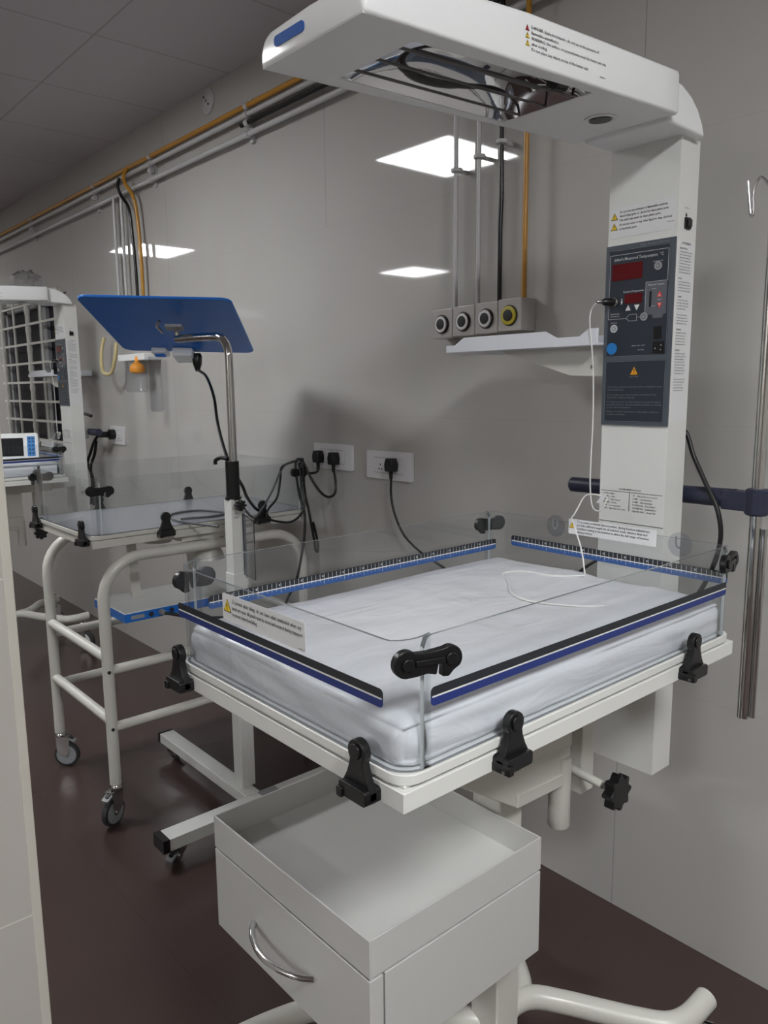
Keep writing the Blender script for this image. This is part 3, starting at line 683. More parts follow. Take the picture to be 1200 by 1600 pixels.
    sh.prism(lip, (0, y0+.004, 0), FX, FZ, 0, .006); sh.box(xa, xb, y0, y1, 1.588, 1.594); sh.box(xa, xb, y1-.005, y1, 1.594, 1.625); sh.box(xa, xa+.005, y0, y1, 1.594, 1.607)
    shf = sh.build('shelf', R, bevel=.002)
    br = MB(CREAM); br.prism([(-1.32, 1.588), (-1.105, 1.524), (-1.006, 1.521), (-1.006, 1.588)], (0, 1.545, 0), FX, FZ, 0, .003); br.prism([(-1.32, 1.588), (-1.105, 1.524), (-1.006, 1.521), (-1.006, 1.588)], (0, 1.66, 0), FX, FZ, 0, .003)
    br.m(STEEL).lathe([(.004, 0), (.004, .002)], (-1.045, 1.541, 1.543), (0, -1, 0), 12)
    br.build('shelf_bracket', shf)
    # accessory rail behind the column
    rl = MB(NAVY); rl.lathe([(.014, 0), (.0185, .005), (.0185, .24), (.0195, .26), (.0205, .42)], (-1.172, 1.65, 1.254), (1, 0, .012), 24)
    rl.build('accessory_rail', R); MB(WHITE).box(-.96, -.89, 1.602, 1.64, 1.22, 1.29).build('rail_mount', R, bevel=.003)
    return R
warmer = make_warmer('large white infant warmer with control panel column, clear sided bed and open top drawer box')
# mattress
def mattress(x0, x1, y0, y1, z0, z1, label, flat=False):
    nx, ny, nz = 60, 84, 12; bm = bmesh.new(); mb = MB(MATTR); mb.bm = bm
    def P(i, j, k):
        x = x0+(x1-x0)*i/nx; y = y0+(y1-y0)*j/ny; z = z0+(z1-z0)*k/nz; R_ = .027
        cx = min(max(x, x0+R_), x1-R_); cy = min(max(y, y0+R_), y1-R_); cz = min(max(z, z0+R_*.6), z1-R_)
        d = Vector((x-cx, y-cy, z-cz))
        if d.length > 1e-9: 
            m_ = max(abs(d.x), abs(d.y), abs(d.z)); d = d*(m_/d.length)
        p = Vector((cx, cy, cz))+d
        s = Vector((p.x*6, p.y*4, p.z*10)); e = noise.noise(s)*.0035+noise.noise(s*2.7)*.0018+noise.noise(Vector((p.x*60, p.y*9+p.x*14, 1)))*.0007
        side = min(x-x0, x1-x, y-y0, y1-y)
        if k == nz: p.z += e*1.2+.004*min(1, side/.08)+.0006*noise.noise(Vector((p.x*10, p.y*28+p.x*8, 5)))
        if 0 < k < nz: 
            if i in (0, nx): p.x += noise.noise(Vector((p.y*6+p.z*20, p.z*45, 3)))*.005*(-1 if i else 1)-(.003 if i else -.003)
            if j in (0, ny): p.y += noise.noise(Vector((p.x*7+p.z*25, p.z*40, 9)))*.005+(-.003 if j else .003)
        return p
    V = {}
    def v(i, j, k):
        if (i, j, k) not in V: V[(i, j, k)] = bm.verts.new(P(i, j, k))
        return V[(i, j, k)]
    for i in range(nx):
        for j in range(ny):
            mb._f([v(i, j, nz), v(i+1, j, nz), v(i+1, j+1, nz), v(i, j+1, nz)]); mb._f([v(i, j, 0), v(i, j+1, 0), v(i+1, j+1, 0), v(i+1, j, 0)])
    for i in range(nx):
        for k in range(nz):
            mb._f([v(i, 0, k), v(i+1, 0, k), v(i+1, 0, k+1), v(i, 0, k+1)]); mb._f([v(i+1, ny, k), v(i, ny, k), v(i, ny, k+1), v(i+1, ny, k+1)])
    for j in range(ny):
        for k in range(nz):
            mb._f([v(0, j+1, k), v(0, j, k), v(0, j, k+1), v(0, j+1, k+1)]); mb._f([v(nx, j, k), v(nx, j+1, k), v(nx, j+1, k+1), v(nx, j, k+1)])
    o = mb.build('mattress', angle=180); o['label'] = label; o['category'] = 'mattress'; return o
mtr = mattress(-1.196, -.640, .584, 1.396, 1.0458, 1.106, 'white mattress in plastic sheeting on the near warmer bed')
# IV pole clamped in the rail
t = thing('iv_pole', (-.705, 1.65, .78), 'chrome drip pole with hooks held in the dark rail clamp at the right', 'drip pole')
p = MB(CHROME); p.cyl((-.706, 1.65, .78), (-.706, 1.65, 1.89), .0125, seg=24); p.lathe([(.0125, 0), (.011, .010), (.006, .016)], (-.706, 1.65, 1.89), (0, 0, 1), 20); p.build('pole', t)
p = MB(CHROME); p.cyl((-.687, 1.652, .785), (-.687, 1.652, 1.20), .006, seg=16); p.build('inner_rod', t)
for sx, sy in ((-1, 0), (1, 0)):
    p = MB(CHROME); p.tube([(-.706, 1.65, 1.868), (-.706+sx*.018, 1.65, 1.892), (-.706+sx*.034, 1.65, 1.908), (-.706+sx*.044, 1.65, 1.895), (-.706+sx*.047, 1.65, 1.870), (-.706+sx*.045, 1.65, 1.842), (-.706+sx*.05, 1.65, 1.838), (-.706+sx*.054, 1.65, 1.86), (-.706+sx*.060, 1.65, 1.905)], .0028, 10, 5); p.build('hook', t)
p = MB(NAVY); p.lathe([(.020, 0), (.024, .004), (.024, .052), (.020, .056)], (-.706, 1.65, 1.228), (0, 0, 1), 28); p.box(-.775, -.715, 1.63, 1.67, 1.236, 1.277); p.build('clamp', t, bevel=.003)
def part_cable(name, parent, pts, r, mt, label=None, k=8):
    o = MB(mt).tube(pts, r, 10, k).build(name, parent)
    if label: o['label'] = label
    return o
# probe cable
def cable(name, pts, r, mt, label, cat='cable', k=8, seg=10, group=None):
    o = MB(mt).tube(pts, r, seg, k).build(name); o['label'] = label; o['category'] = cat
    if group: o['group'] = group
    return o
pc = MB(WIRE).tube([(-.996, 1.500, 1.677), (-1.012, 1.494, 1.675), (-1.022, 1.492, 1.655), (-1.023, 1.495, 1.62), (-1.016, 1.50, 1.54), (-1.012, 1.50, 1.43), (-1.014, 1.50, 1.34), (-1.014, 1.50, 1.28), (-1.008, 1.50, 1.235), (-.996, 1.50, 1.222), (-.982, 1.50, 1.226), (-.972, 1.50, 1.243), (-.972, 1.505, 1.254),
    (-.985, 1.505, 1.256), (-1.005, 1.50, 1.258), (-1.024, 1.495, 1.252), (-1.032, 1.48, 1.225), (-1.020, 1.45, 1.215), (-.99, 1.40, 1.218), (-.965, 1.375, 1.205), (-.935, 1.36, 1.16), (-.915, 1.345, 1.115)], .0016, 8, 8)
t = pc.build('probe_cable', warmer)
MB(BLACK).lathe([(.007, 0), (.008, .004), (.008, .020), (.005, .026)], (-.981, 1.514, 1.678), (-.45, -.9, 0), 18).m(STEEL).lathe([(.004, .024), (.004, .036), (.002, .04)], (-.981, 1.514, 1.678), (-.45, -.9, 0), 14).build('connector', t)
MB(STICK).prism([(-.997, 1.240), (-.984, 1.240), (-.968, 1.262), (-.981, 1.259)], (0, 1.50, 0), FX, FZ, 0, .001).build('tag', t)
part_cable('probe_wire', warmer, [(-.915, 1.345, 1.112), (-.96, 1.30, 1.1115), (-1.03, 1.285, 1.1115), (-1.045, 1.24, 1.1115), (-.99, 1.19, 1.1115), (-.93, 1.13, 1.1115), (-.87, 1.11, 1.1115), (-.80, 1.14, 1.1115), (-.76, 1.18, 1.1115)], .0016, WIRE)
# ------------------------------------------------------------------ sockets on the wall
def socket(x0, x1, z0, z1, label):
    t = thing('wall_socket', ((x0+x1)/2, WALLY, z0), label, 'wall socket'); W_ = x1-x0
    a = MB(SOCK); a.prism(rrect(x0, z0, x1, z1, .006), (0, WALLY, 0), FX, FZ, 0, .011); a.build('face_plate', t, bevel=.002)
    for k in (0, 1):
        xa = x0+W_*(.19+.33*k); xb = xa+W_*.29; za, zb = z0+.026, z1-.026
        a = MB(SOCK); a.prism(rrect(xa, za, xb, zb, .002), (0, WALLY, 0), FX, FZ, .011, .0145)
        a.m(DGREY)
        if not (k == 1 and 'single plug,' in label) and 'two plugs' not in label:
            for dx, dz in ((-.007, -.010), (.007, -.010), (0, .006)): a.prism(circ((xa+xb)/2+dx, (za+zb)/2+dz-.004, .0032, 12), (0, WALLY, 0), FX, FZ, .0145, .0150)
        a.build('socket_module', t)
    a = MB(mat('socket_frame_grey', (190, 190, 194), .4)); a.prism(rrect(x0+W_*.185, z0+.022, x0+W_*.815, z1-.022, .002), (0, WALLY, 0), FX, FZ, .011, .0125); a.build('module_frame', t)
    return t
socket(-2.222, -1.974, 1.172, 1.274, 'white wall socket plate with single plug, nearer of the two')
socket(-2.552, -2.306, 1.187, 1.287, 'white wall socket plate with two plugs, left of the single plug one')
socket(-4.62, -4.42, 1.185, 1.29, 'far small white wall socket beside the far warmer column')
def plug(mb, x, z, dy=.0145):
    y = WALLY-dy
    mb.m(BLACK).prism([(x-.019, z-.022), (x+.019, z-.022), (x+.022, z+.004), (x+.014, z+.026), (x-.014, z+.026), (x-.022, z+.004)], (0, y, 0), FX, FZ, 0, .032)
    mb.lathe([(.008, 0), (.006, -.03)], (x, y-.017, z-.022), (0, 0, 1), 12)
t = part_cable('power_cord', warmer, [(-2.062, 1.828, 1.18), (-2.060, 1.826, 1.12), (-2.04, 1.825, 1.055), (-1.99, 1.825, .985), (-1.90, 1.825, .935), (-1.78, 1.82, .90), (-1.6, 1.80, .84), (-1.4, 1.75, .86), (-1.22, 1.68, .97), (-1.10, 1.64, 1.06), (-.99, 1.608, 1.12)], .0042, CABLE)
q = MB(BLACK); plug(q, -2.062, 1.228); q.build('plug', t, bevel=.004)
part_cable('power_cord', warmer, [(-.90, 1.606, 1.40), (-.87, 1.64, 1.40), (-.845, 1.64, 1.345), (-.81, 1.63, 1.29), (-.775, 1.62, 1.235), (-.765, 1.62, 1.17), (-.785, 1.62, 1.09), (-.83, 1.62, 1.0), (-.86, 1.62, .93), (-.87, 1.608, .90)], .0052, CABLE)
# ------------------------------------------------------------------ gas outlets and pipes
xs = [-1.8175, -1.7285, -1.6355, -1.5445, -1.457]
for i in range(4):
    lab = ['silver ringed gas outlet box, leftmost of the near four', 'silver ringed gas outlet box, second from left of the near four', 'silver ringed gas outlet box beside the yellow ringed one', 'yellow ringed gas outlet box at right end of the near four'][i]
    a, b = xs[i]+.0008, xs[i+1]-.0008; t = thing('gas_outlet', ((a+b)/2, WALLY, 1.655), lab, 'gas outlet', 'near gas outlets')
    z0 = 1.652+.0022*i; z1 = 1.742+.0028*i; cx = (a+b)/2; cz = (z0+z1)/2-.002; yf = 1.7915
    q = MB(OUTLET); q.box(a, b, yf, WALLY, z0, z1); q.build('housing', t, bevel=.003)
    rm = RINGY if i == 3 else CHROME
    q = MB(BLACK); q.lathe([(.0295, 0), (.0295, .003)], (cx, yf, cz), (0, -1, 0), 32)
    q.m(rm).lathe([(.0265, .003), (.0265, .007), (.018, .008)], (cx, yf, cz), (0, -1, 0), 32)
    if i < 3: q.m(PRINTW).lathe([(.024, .0082), (.019, .0086)], (cx, yf, cz), (0, -1, 0), 32)
    q.m(BLACK).lathe([(.0165, .008), (.0165, .0095), (.012, .0098)], (cx, yf, cz), (0, -1, 0), 28); q.build('connector_ring', t)
def pipe(pts, r, mt, label, k=0, group=None):
    o = MB(mt).tube(pts, r, 14, k).build('gas_pipe'); o['label'] = label; o['category'] = 'gas pipe'
    if group: o['group'] = group
    return o
ZY, ZA, ZK, ZB_ = 2.645, 2.612, 2.580, 2.535
YP = 1.828
pipe([(-1.735, 1.812, 1.742), (-1.735, 1.812, 2.535)], .0068, GASW, 'white vertical gas pipe into the leftmost near outlet')
pipe([(-1.642, 1.812, 1.744), (-1.642, 1.812, 2.60)], .0068, GASW, 'white vertical gas pipe into the second near outlet')
pipe([(-1.557, 1.812, 1.747), (-1.557, 1.812, 1.95), (-1.552, 1.810, 2.05), (-1.557, 1.812, 2.2), (-1.557, 1.812, 2.58)], .0068, GASB, 'black vertical gas pipe between white and yellow near outlets')
pipe([(-1.466, 1.812, 1.75), (-1.466, 1.812, 2.645)], .0075, GASY, 'yellow vertical gas pipe into the yellow ringed outlet')
for x, z, wch in ((-1.732, 2.148, 'leftmost white'), (-1.640, 2.168, 'second white'), (-1.557, 2.190, 'black')):
    q = MB(GASW); q.lathe([(.0075, -.008), (.017, -.005), (.018, 0), (.017, .005), (.0075, .008)], (x, 1.812, z), (0, 0, 1), 18); q.cyl((x, 1.812, z), (x, WALLY, z), .006, seg=10)
    o = q.build('pipe_saddle'); o['label'] = 'small white pipe saddle on the %s drop pipe' % wch; o['category'] = 'pipe saddle'; o['group'] = 'pipe saddles above the near outlets'
pipe([(-8.9, YP, ZY), (-1.3, YP, ZY)], .011, GASY, 'long yellow gas pipe along the top of the wall')
pipe([(-8.9, YP, ZA), (-1.3, YP, ZA)], .011, GASW, 'long white gas pipe just below the yellow one')
pipe([(-2.98, YP, ZK), (-1.3, YP, ZK)], .010, GASB, 'long black gas pipe between the two white ones')
pipe([(-8.9, YP, ZB_), (-1.3, YP, ZB_)], .011, GASW, 'long white gas pipe, lowest along the wall')
for i, x in enumerate((-2.933, -3.845, -4.58, -5.70)):
    q = MB(GASW); q.box(x-.012, x+.012, 1.845, WALLY, 2.505, 2.675)
    for z in (ZY, ZA, ZK, ZB_): q.lathe([(.011, -.012), (.0145, -.011), (.0145, .011), (.011, .012)], (x, YP, z), (1, 0, 0), 14)
    o = q.build('pipe_bracket'); o['label'] = ['white pipe bracket nearest the warmer hood', 'white pipe bracket right of the yellow and black drop pipes', 'white pipe bracket left of the drop pipes', 'faint white pipe bracket farthest along the wall'][i]; o['category'] = 'pipe bracket'; o['group'] = 'brackets of the long pipes'
pipe([(-4.307, 1.822, 1.9), (-4.307, 1.822, 2.53)], .0085, GASW, 'white vertical gas pipe, leftmost above the blue lamp')
pipe([(-4.208, 1.822, 1.9), (-4.208, 1.822, 2.53)], .0085, GASW, 'white vertical gas pipe, second above the blue lamp')
pipe([(-4.16, 1.80, 2.60), (-4.165, 1.79, 2.56), (-4.15, 1.80, 2.51), (-4.10, 1.815, 2.44), (-4.085, 1.82, 2.30), (-4.07, 1.822, 2.1), (-4.07, 1.822, 1.9)], .0085, GASB, 'black bent gas pipe above the blue lamp', 5)
pipe([(-4.10, YP-.004, 2.645), (-4.10, 1.80, 2.61), (-4.085, 1.795, 2.56), (-4.04, 1.81, 2.50), (-4.02, 1.82, 2.42), (-4.0, 1.822, 2.2), (-4.0, 1.822, 1.9)], .0095, GASY, 'yellow bent gas pipe above the blue lamp', 5)
for k in range(4):
    a = -4.37+k*.093; q = MB(OUTLET); q.box(a, a+.09, 1.79, WALLY, 1.80, 1.905); yf = 1.79
    t_ = q.build('gas_outlet', bevel=.003); t_['label'] = 'far gas outlet box behind the blue lamp head, ' + ['below the leftmost white drop pipe', 'below the second white drop pipe', 'below the far black pipe', 'below the far yellow pipe'][k]; t_['category'] = 'gas outlet'; t_['group'] = 'far gas outlets'
q = MB(GASW); q.lathe([(.0, 0), (.055, .0), (.055, .006), (.048, .010), (.0, .012)], (-3.30, WALLY, 2.765), (0, -1, 0), 36)
for dx, dz in ((-.018, .018), (.018, -.018), (0, 0)): q.m(INKG).lathe([(.005, .011), (.005, .014)], (-3.30+dx, WALLY, 2.765+dz), (0, -1, 0), 10)
o = q.build('junction_cover'); o['label'] = 'round white cover disc high on the wall under the ceiling'; o['category'] = 'cover plate'
# suction jar behind the lamp head
t = thing('suction_jar', (-3.98, 1.76, 1.48), 'clear suction jar with orange float hanging on the far wall', 'suction jar')
MB(HOODW).box(-4.23, -3.90, 1.76, WALLY, 1.655, 1.69).build('jar_lid', t, bevel=.004)
MB(ACRG).lathe([(.048, 0), (.055, .006), (.058, .02), (.058, .16)], (-4.0, 1.76, 1.49), (0, 0, 1), 24).build('jar', t)
MB(ORANGE).lathe([(.008, .06), (.012, .03), (.034, .015), (.040, -.004), (.036, -.022), (.01, -.03)], (-3.985, 1.76, 1.615), (0, 0, 1), 20).build('float', t)
MB(ACRG).lathe([(.025, 0), (.032, .01), (.032, .28)], (-3.86, 1.80, 1.39), (0, 0, 1), 20).build('water_trap', t)
cable('suction_tube', [(-4.50, 1.80, 1.80), (-4.505, 1.78, 1.72), (-4.46, 1.76, 1.63), (-4.40, 1.75, 1.595), (-4.33, 1.76, 1.60), (-4.29, 1.77, 1.68), (-4.285, 1.78, 1.76)], .010, TUBEY, 'cream rubber tube loop hanging left of the suction jar', 'rubber tube')
# ------------------------------------------------------------------ trolley with clear bassinet
TX0, TX1, TY0, TY1 = -3.10, -2.54, .955, 1.77
T = thing('bassinet_trolley', ((TX0+TX1)/2, 1.36, 0), 'white tube framed trolley carrying an empty clear sided bassinet', 'bassinet trolley')
for x in (TX1, TX0):
    zt = .940; P = [(x, TY0, .145), (x, TY0, .40), (x, TY0, .70), (x, TY0, .80)]
    for i in range(1, 9):
        a = PI/2*i/8; P.append((x, TY0+.14*(1-math.cos(a)), .80+.14*math.sin(a)))
    P.append((x, (TY0+TY1)/2, zt)); 
    for i in range(0, 9):
        a = PI/2*i/8; P.append((x, TY1-.14+.14*math.sin(a), .80+.14*math.cos(a)))
    P += [(x, TY1, .7), (x, TY1, .145)]
    MB(CREAM).tube(P, .0195, 18).build('side_frame', T)
    for z in (.555, .350): MB(CREAM).cyl((x, TY0, z), (x, TY1, z), .0165).build('side_rail', T)
    for y in (TY0, TY1):
        castor((x, y, .145), T, .145, .050, {(TX1, TY0): -1.1, (TX0, TY0): .9}.get((x, y), 2.0), True)
        for z in (.555, .350):
            if x == TX1: MB(INK).cyl((x+.0175, y-.004, z), (x+.0205, y-.004, z), .006, seg=12).build('bolt_hole', T)
for z in (.600, .375):
    for y in (TY0, TY1): MB(CREAM).cyl((TX0, y, z), (TX1, y, z), .0175).build('cross_tube', T)
UX0, UX1, UY0, UY1 = -3.085, -2.512, .918, 1.785
q = MB(CREAM); q.box(UX0+.005, UX1-.005, UY0+.005, UY1-.005, .985, 1.012); q.prism(rrect(UX0, UY0, UX1, UY1, .03), (0, 0, 1.014), FX, FY, 0, .014)
q.box(UX0+.01, UX1-.01, UY0+.01, UY1-.01, 1.011, 1.015); q.build('bed_frame', T, bevel=.002)
q = MB(TRAYIN); q.prism(rrect(UX0+.004, UY0+.004, UX1-.004, UY1-.004, .03), (0, 0, 1.028), FX, FY, 0, .003); q.build('bed_tray', T)
q = MB(CREAM); q.lathe([(.055, 0), (.062, -.02), (.060, -.05), (.045, -.075), (.040, -.080), (.052, -.10), (.060, -.125)], (-2.60, 1.385, 1.0), (0, 0, 1), 28); q.box(-2.66, -2.54, 1.25, 1.50, .962, .99); q.build('tilt_bracket', T)
q = MB(CREAM); q.lathe([(.055, 0), (.062, -.02), (.060, -.05), (.045, -.075), (.040, -.080), (.052, -.10), (.060, -.125)], (-3.04, 1.385, 1.0), (0, 0, 1), 28); q.build('tilt_bracket', T)
e = .004; z0, z1 = 1.031, 1.215
A1 = acrylic_panel(panel_path(UX0+e, UX1-e, .955, UY0+e, .03), z0, z1, T)
acrylic_panel(panel_path(UX0+e, UX1-e, 1.748, UY1-e, .03), z0, z1, T)
acrylic_panel([(UX1-e, 1.745), (UX1-e, .958)], z0, z1, T) if False else None
acrylic_panel([(UX0+e, .958), (UX0+e, 1.745)], z0, z1, T)
# right side panel is lowered to the tray edge in a clear strip
acrylic_panel([(UX1-e, 1.745), (UX1-e, .958)], z0, 1.212, T)
latch((UX1+.004, .925, 1.178), (UX1+.006, .985, 1.176), T); latch((UX1+.004, 1.72, 1.178), (UX1-.004, 1.776, 1.178), T); latch((UX0-.004, .985, 1.178), (UX0, .925, 1.178), T)
for y in (1.175, 1.565): wide_clamp((UX1, y, 1.0), FY, T, 1.1)
for x in (-3.03, -2.56): wide_clamp((x, UY0, .995), FX, T, 1.1)
for y in (1.175, 1.565): wide_clamp((UX0, y, 1.0), -FY, T, 1.1)
# light box under the bassinet
t = thing('under_light_box', (-2.72, 1.28, .68), 'flat white light box with blue sides under the trolley bassinet', 'light box')
q = MB(HOODW); q.box(-2.905, -2.62, 1.057, 1.50, .7135, .719); q.m(BLUE).box(-2.905, -2.62, 1.057, 1.50, .682, .7135); q.build('housing', t, bevel=.003)
q = MB(LGREY); q.prism(rrect(1.08, .692, 1.13, .706, .004), (-2.62, 0, 0), FY, FZ, 0, .002)
q.m(NAVY)
for y in (1.155, 1.235): q.prism(circ(y, .699, .009), (-2.62, 0, 0), FY, FZ, 0, .004)
q.m(BLACK).prism(rrect(1.262, .688, 1.285, .711, .002), (-2.62, 0, 0), FY, FZ, 0, .003); q.build('control_buttons', t)
q = MB(LGREY); q.lathe([(.012, 0), (.010, .02), (.006, .03)], (-2.62, 1.195, .699), (1, 0, 0), 14); q.build('cable_socket', t)
for y in (1.18, 1.42):
    q = MB(CREAM); q.prism([(-.018, 0), (.018, 0), (.018, .255), (-.018, .255)], (-2.80, y, .722), FY, Vector((-.12, 0, 1)), 0, .006); q.build('hanger', t)
part_cable('power_cord', t, [(-2.592, 1.195, .699), (-2.57, 1.22, .695), (-2.53, 1.29, .675), (-2.50, 1.38, .665), (-2.48, 1.50, .64), (-2.46, 1.6, .55), (-2.45, 1.66, .40)], .006, CABLE)
LB = t
# ------------------------------------------------------------------ phototherapy lamp stand
SX, SY = -2.305, 1.335
t = thing('phototherapy_stand', (SX, SY, 0), 'lamp stand with blue tilted head, chrome pole and white base', 'phototherapy lamp')
q = MB(WHITE); q.box(-2.225, -2.155, .965, 1.66, .062, .102)
q.m(LGREY).box(-2.222, -2.168, 1.33, 1.40, .102, .1035)
q.m(BLACK).box(-2.227, -2.153, .945, .968, .060, .104).build('base_beam', t, bevel=.004)
q = MB(WHITE); q.box(-2.90, -2.225, 1.285, 1.345, .062, .102).m(BLACK).box(-2.915, -2.90, 1.283, 1.347, .060, .104).build('base_beam', t, bevel=.004)
q = MB(WHITE); q.box(SX-.030, SX+.025, SY-.030, SY+.025, .10, .88); q.build('lower_post', t, bevel=.003)
q = MB(WHITE); q.box(SX-.026, SX+.021, SY-.026, SY+.021, .88, 1.135)
q.m(INKG).text([('C E', .012), ('SN 0417', .018)], (SX+.021, SY-.018, 1.09), FY, FZ, .010, off=.001); q.build('upper_post', t, bevel=.003)
q = MB(LGREY); q.prism(rrect(SY+.018, .86, SY+.024, 1.12, .002), (SX+.022, 0, 0), FY, FZ, 0, .004)
q.m(ACRG).prism([(0, 0), (.036, -.03), (.036, -.235), (-.0, -.21)], (SX+.028, SY+.012, 1.085), Vector((.35, .94, 0)), FZ, 0, .004)
q.m(DGREY).tube([(SX+.028, SY+.012, 1.085), (SX+.041, SY+.046, 1.055), (SX+.041, SY+.046, .85), (SX+.028, SY+.012, .875)], .002, 6, closed=True).build('document_holder', t)
MB(BLACK).cyl((SX-.003, SY-.003, 1.132), (SX-.003, SY-.003, 1.262), .023).lathe([(.028, 0), (.028, .008)], (SX-.003, SY-.003, 1.132), (0, 0, 1), 20).build('pole_grip', t)
q = MB(CHROME); 
q.tube([(SX, SY, 1.26), (SX, SY, 1.45), (SX, SY, 1.585), (SX-.004, SY, 1.625), (SX-.020, SY-.003, 1.655), (SX-.05, SY-.008, 1.672), (SX-.12, SY-.018, 1.676), (SX-.29, SY-.035, 1.678)], .0135, 18, 6); q.build('pole', t)
k = star_knob((SX+.042, SY-.01, 1.118), (1, 0, 0), t, .016)
MB(BLACK).tube([(SX-.02, SY-.01, 1.268), (SX-.045, SY-.02, 1.272), (SX-.065, SY-.03, 1.262), (SX-.066, SY-.03, 1.248)], .007, 10, 4).build('cable_hook', t)
LS = t
# head
c0 = Vector((0, 0, 1.5))+(Vector((-2.375, 1.176, 1.697))-Vector((0, 0, 1.5)))*1.13
hu = Vector((.65, .76, -.03)).normalized(); hn = Vector((-.19, .21, .96)); hn = (hn-hu*hn.dot(hu)).normalized(); hv = hn.cross(hu).normalized()  # hv points away from the camera side
hw, hh = .453*1.13, .4717*1.13
hd = MB(BLUE); hd.prism(rrect(-hw/2, -hh/2, hw/2, hh/2, .035, 6), c0, hu, hv, 0, .010)
hd.m(HOODW).prism(rrect(-hw/2+.004, -hh/2+.06, hw/2-.03, hh/2-.004, .034, 6), c0, hu, hv, .010, .022)
hd.build('lamp_head', t, bevel=.003)
ae = Vector((SX-.29, SY-.035, 1.678))
q = MB(LGREY); q.prism(rrect(-.03, -.02, .03, .02, .006), ae+FZ*.02+hv*-.04, hu, hv, 0, .010); q.m(STEEL).cyl(ae-FZ*.012, ae+FZ*.05, .009); q.tube([ae+hu*-.05+FZ*.02, ae+hu*-.065+FZ*.035-hv*.02, ae+hu*-.05+FZ*.045-hv*.04], .005, 8, 4)
q.build('head_bracket', t)
pb = c0-hu*.012+hv*(hh/2-.01)
q = MB(HOODW); q.prism([(-.045, -.05), (.035, -.05), (.035, .05), (-.045, .05)], pb, hu, hv, -.035, .0)
q.build('junction_box', t, bevel=.008)
q = MB(HOODW); q.prism(rrect(-.03, -.03, .03, .03, .006), c0-hu*.11+hv*(hh/2-.02), hu, hv, -.02, .0); q.m(BLUE).prism(rrect(-.02, -.012, .02, .012, .004), c0-hu*.11+hv*(hh/2-.02), hu, hv, -.028, -.02).build('connector', t, bevel=.003)
for (x, y) in ((-2.19, 1.02), (-2.19, 1.60), (-2.86, 1.315)): castor((x, y, .063), t, .063, .026, -1.2 if y < 1.2 else .5, True, TYRE, .016)
# cords of the lamp and trolley
pe = pb-hn*.04+hu*.045
LC = part_cable('power_cord', LS, [pe+FZ*.015, pe-FZ*.03, (-2.677, 1.45, 1.549), (-2.571, 1.42, 1.474), (-2.516, 1.40, 1.383), (-2.442, 1.38, 1.296), (-2.385, 1.375, 1.23), (-2.345, 1.39, 1.17), (-2.40, 1.44, 1.12), (-2.47, 1.51, 1.07), (-2.498, 1.548, 1.048)], .0055, CABLE)
MBp = MB(BLACK); MBp.lathe([(.014, .03), (.020, .02), (.018, -.01), (.008, -.04)], pe, (0, 0, 1), 16); MBp.build('plug', LC)
CXX = -2.475
t = part_cable('power_cord', LS, [(-2.497, 1.828, 1.19), (-2.50, 1.82, 1.172), (-2.53, 1.80, 1.168), (-2.545, 1.79, 1.185), (-2.53, 1.77, 1.215), (-2.507, 1.76, 1.228), (-2.497, 1.755, 1.21), (CXX-.02, 1.755, 1.15), (CXX-.02, 1.76, 1.09), (CXX-.01, 1.765, 1.04), (CXX, 1.77, .98), (CXX, 1.785, .90), (CXX, 1.79, .865), (CXX, 1.80, .86), (CXX, 1.80, .90), (CXX, 1.78, .98)], .0052, CABLE)
q = MB(BLACK); plug(q, -2.497, 1.232); q.build('plug', t, bevel=.004)
t = part_cable('power_cord', LB, [(-2.397, 1.828, 1.19), (-2.375, 1.82, 1.14), (-2.37, 1.81, 1.10), (-2.40, 1.80, 1.085), (-2.44, 1.79, 1.105), (-2.48, 1.775, 1.16), (-2.50, 1.765, 1.205), (-2.512, 1.75, 1.228), (-2.518, 1.735, 1.215), (CXX-.03, 1.73, 1.15), (CXX-.02, 1.735, 1.08), (CXX, 1.74, 1.02), (CXX+.01, 1.73, .93), (CXX+.01, 1.71, .84), (CXX, 1.69, .75), (CXX-.02, 1.66, .68), (CXX-.02, 1.63, .60)], .0052, CABLE)
q = MB(BLACK); plug(q, -2.397, 1.230); q.build('plug', t, bevel=.004)
part_cable('power_cord', LS, [(-2.512, 1.745, 1.225), (-2.506, 1.70, 1.218), (-2.500, 1.66, 1.20), (-2.497, 1.61, 1.12), (-2.49, 1.56, 1.06), (-2.44, 1.49, 1.035), (-2.36, 1.40, 1.09)], .0045, CABLEG, 'grey cord')
part_cable('power_cord', LS, [(-2.512, 1.742, 1.222), (-2.507, 1.69, 1.215), (-2.500, 1.655, 1.20), (-2.500, 1.65, 1.16), (-2.497, 1.63, 1.09), (-2.49, 1.585, 1.05), (-2.485, 1.575, 1.02), (-2.475, 1.62, 1.0), (-2.47, 1.68, .995), (-2.47, 1.73, 1.03), (-2.48, 1.745, 1.09), (-2.50, 1.745, 1.16), (-2.512, 1.745, 1.215)], .0045, CABLE)
part_cable('power_cord', LS, [(-2.36, 1.30, 1.036), (-2.56, 1.25, 1.036), (-2.72, 1.30, 1.036), (-2.74, 1.42, 1.036), (-2.62, 1.47, 1.036), (-2.57, 1.40, 1.036), (-2.60, 1.28, 1.036)], .0045, CABLEG, 'grey cord')
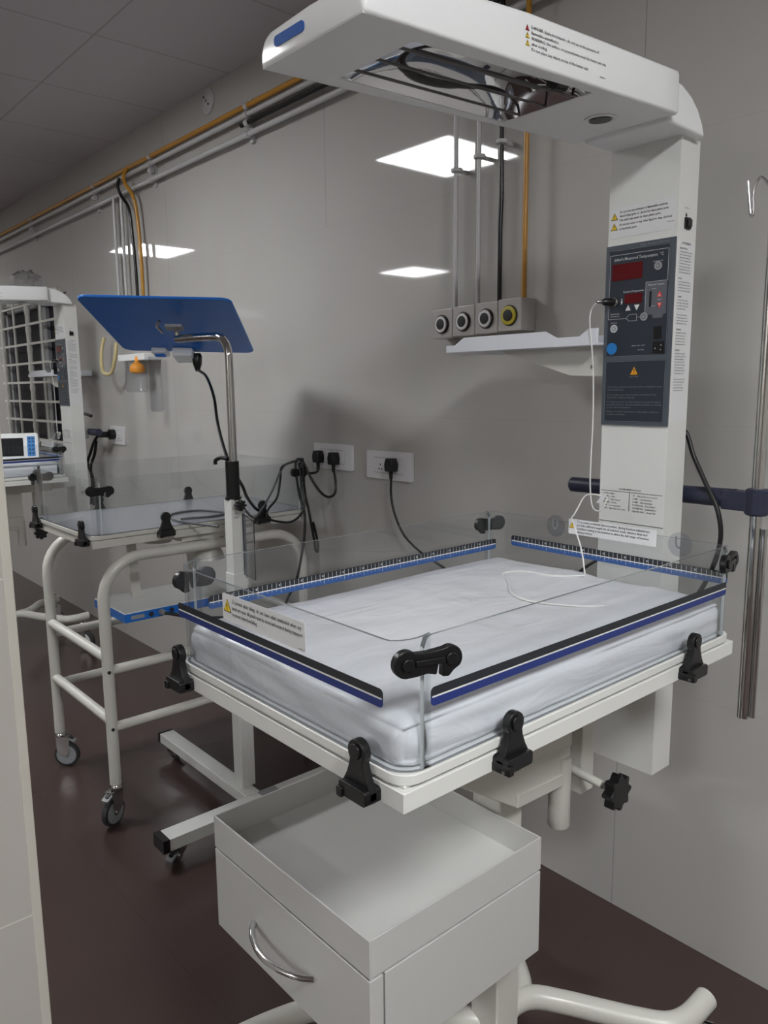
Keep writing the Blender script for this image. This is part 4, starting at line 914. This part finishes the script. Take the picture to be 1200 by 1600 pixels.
# ------------------------------------------------------------------ far warmer: a copy of the near one with its own mattress and monitor
index_kids()
fw = copy_tree(warmer); DX, DY = -3.79, .10
fw.location = Vector(warmer.location)+Vector((DX, DY, 0))
fw['label'] = 'far white infant warmer by the grilled window with dark control panel'
for i, pts in enumerate(([(-4.592, 1.80, 1.245), (-4.66, 1.79, 1.235), (-4.74, 1.79, 1.19), (-4.835, 1.80, 1.12), (-4.89, 1.80, 1.05), (-4.816, 1.80, .95), (-4.78, 1.78, .80)], [(-4.70, 1.79, 1.20), (-4.74, 1.79, 1.12), (-4.844, 1.80, 1.03), (-4.84, 1.80, .92), (-4.83, 1.78, .80)], [(-4.86, 1.75, 1.352), (-4.78, 1.76, 1.362), (-4.70, 1.77, 1.35)])):
    w_ = MB(CABLE).tube(pts, .009, 10, 8); ORI[fw.name] = Vector(fw.location); w_ = w_.build('power_cord', fw)
    if i == 0: MB(BLACK).cyl((-4.66, 1.80, 1.240), (-4.56, 1.80, 1.243), .018).lathe([(.03, 0), (.03, .03)], (-4.555, WALLY-.015, 1.243), (0, -1, 0), 16).build('plug', w_)
fm = mtr.copy(); COL.objects.link(fm); fm.location = Vector(mtr.location)+Vector((DX, DY, 0)); fm['label'] = 'white mattress on the far warmer bed behind the trolley'
t = thing('patient_monitor', (-4.40, 1.25, 1.12), 'small white patient monitor with dark screen on the far warmer bed', 'monitor')
Mo = Vector((-4.625, 1.215, 1.116)); r_ = Vector((.35, .94, 0)).normalized(); u_ = Vector((-.25, .09, 1)).normalized(); u_ = (u_-r_*u_.dot(r_)).normalized()
MB(HOODW).prism(rrect(0, 0, .205, .160, .012), Mo, r_, u_, -.07, 0).build('case', t, bevel=.004)
MB(SCREEN).prism(rrect(.012, .030, .128, .132, .003), Mo, r_, u_, 0, .001).build('screen', t)
q = MB(BLUEBTN); q.prism(rrect(.148, .028, .188, .140, .004), Mo, r_, u_, 0, .001).m(NAVY)
for kx in (.155, .172):
    for kz in (.04, .062, .084, .106, .124): q.rect(kx, kz, kx+.010, kz+.008, Mo, r_, u_, .001, .002)
q.build('keypad', t)
# crumpled film on the far hood
bm_ = MB(BAGM); secs = []
for i in range(9):
    y = 1.28+.02*i+DY; ring = []
    for k in range(14):
        a = 2*PI*k/14; rr_ = .045*(.6+.8*math.sin(PI*(i+.5)/9))*(1+.5*noise.noise(Vector((i*.9, k*1.3, 2))))
        ring.append((-.905+DX+rr_*1.3*math.cos(a), y, 2.105+max(-.03, rr_*.9*math.sin(a))))
    secs.append(ring)
bm_.loft(secs); o = bm_.build('plastic_bag', angle=20); o['label'] = 'crumpled clear plastic bag lying on top of the far hood'; o['category'] = 'plastic bag'
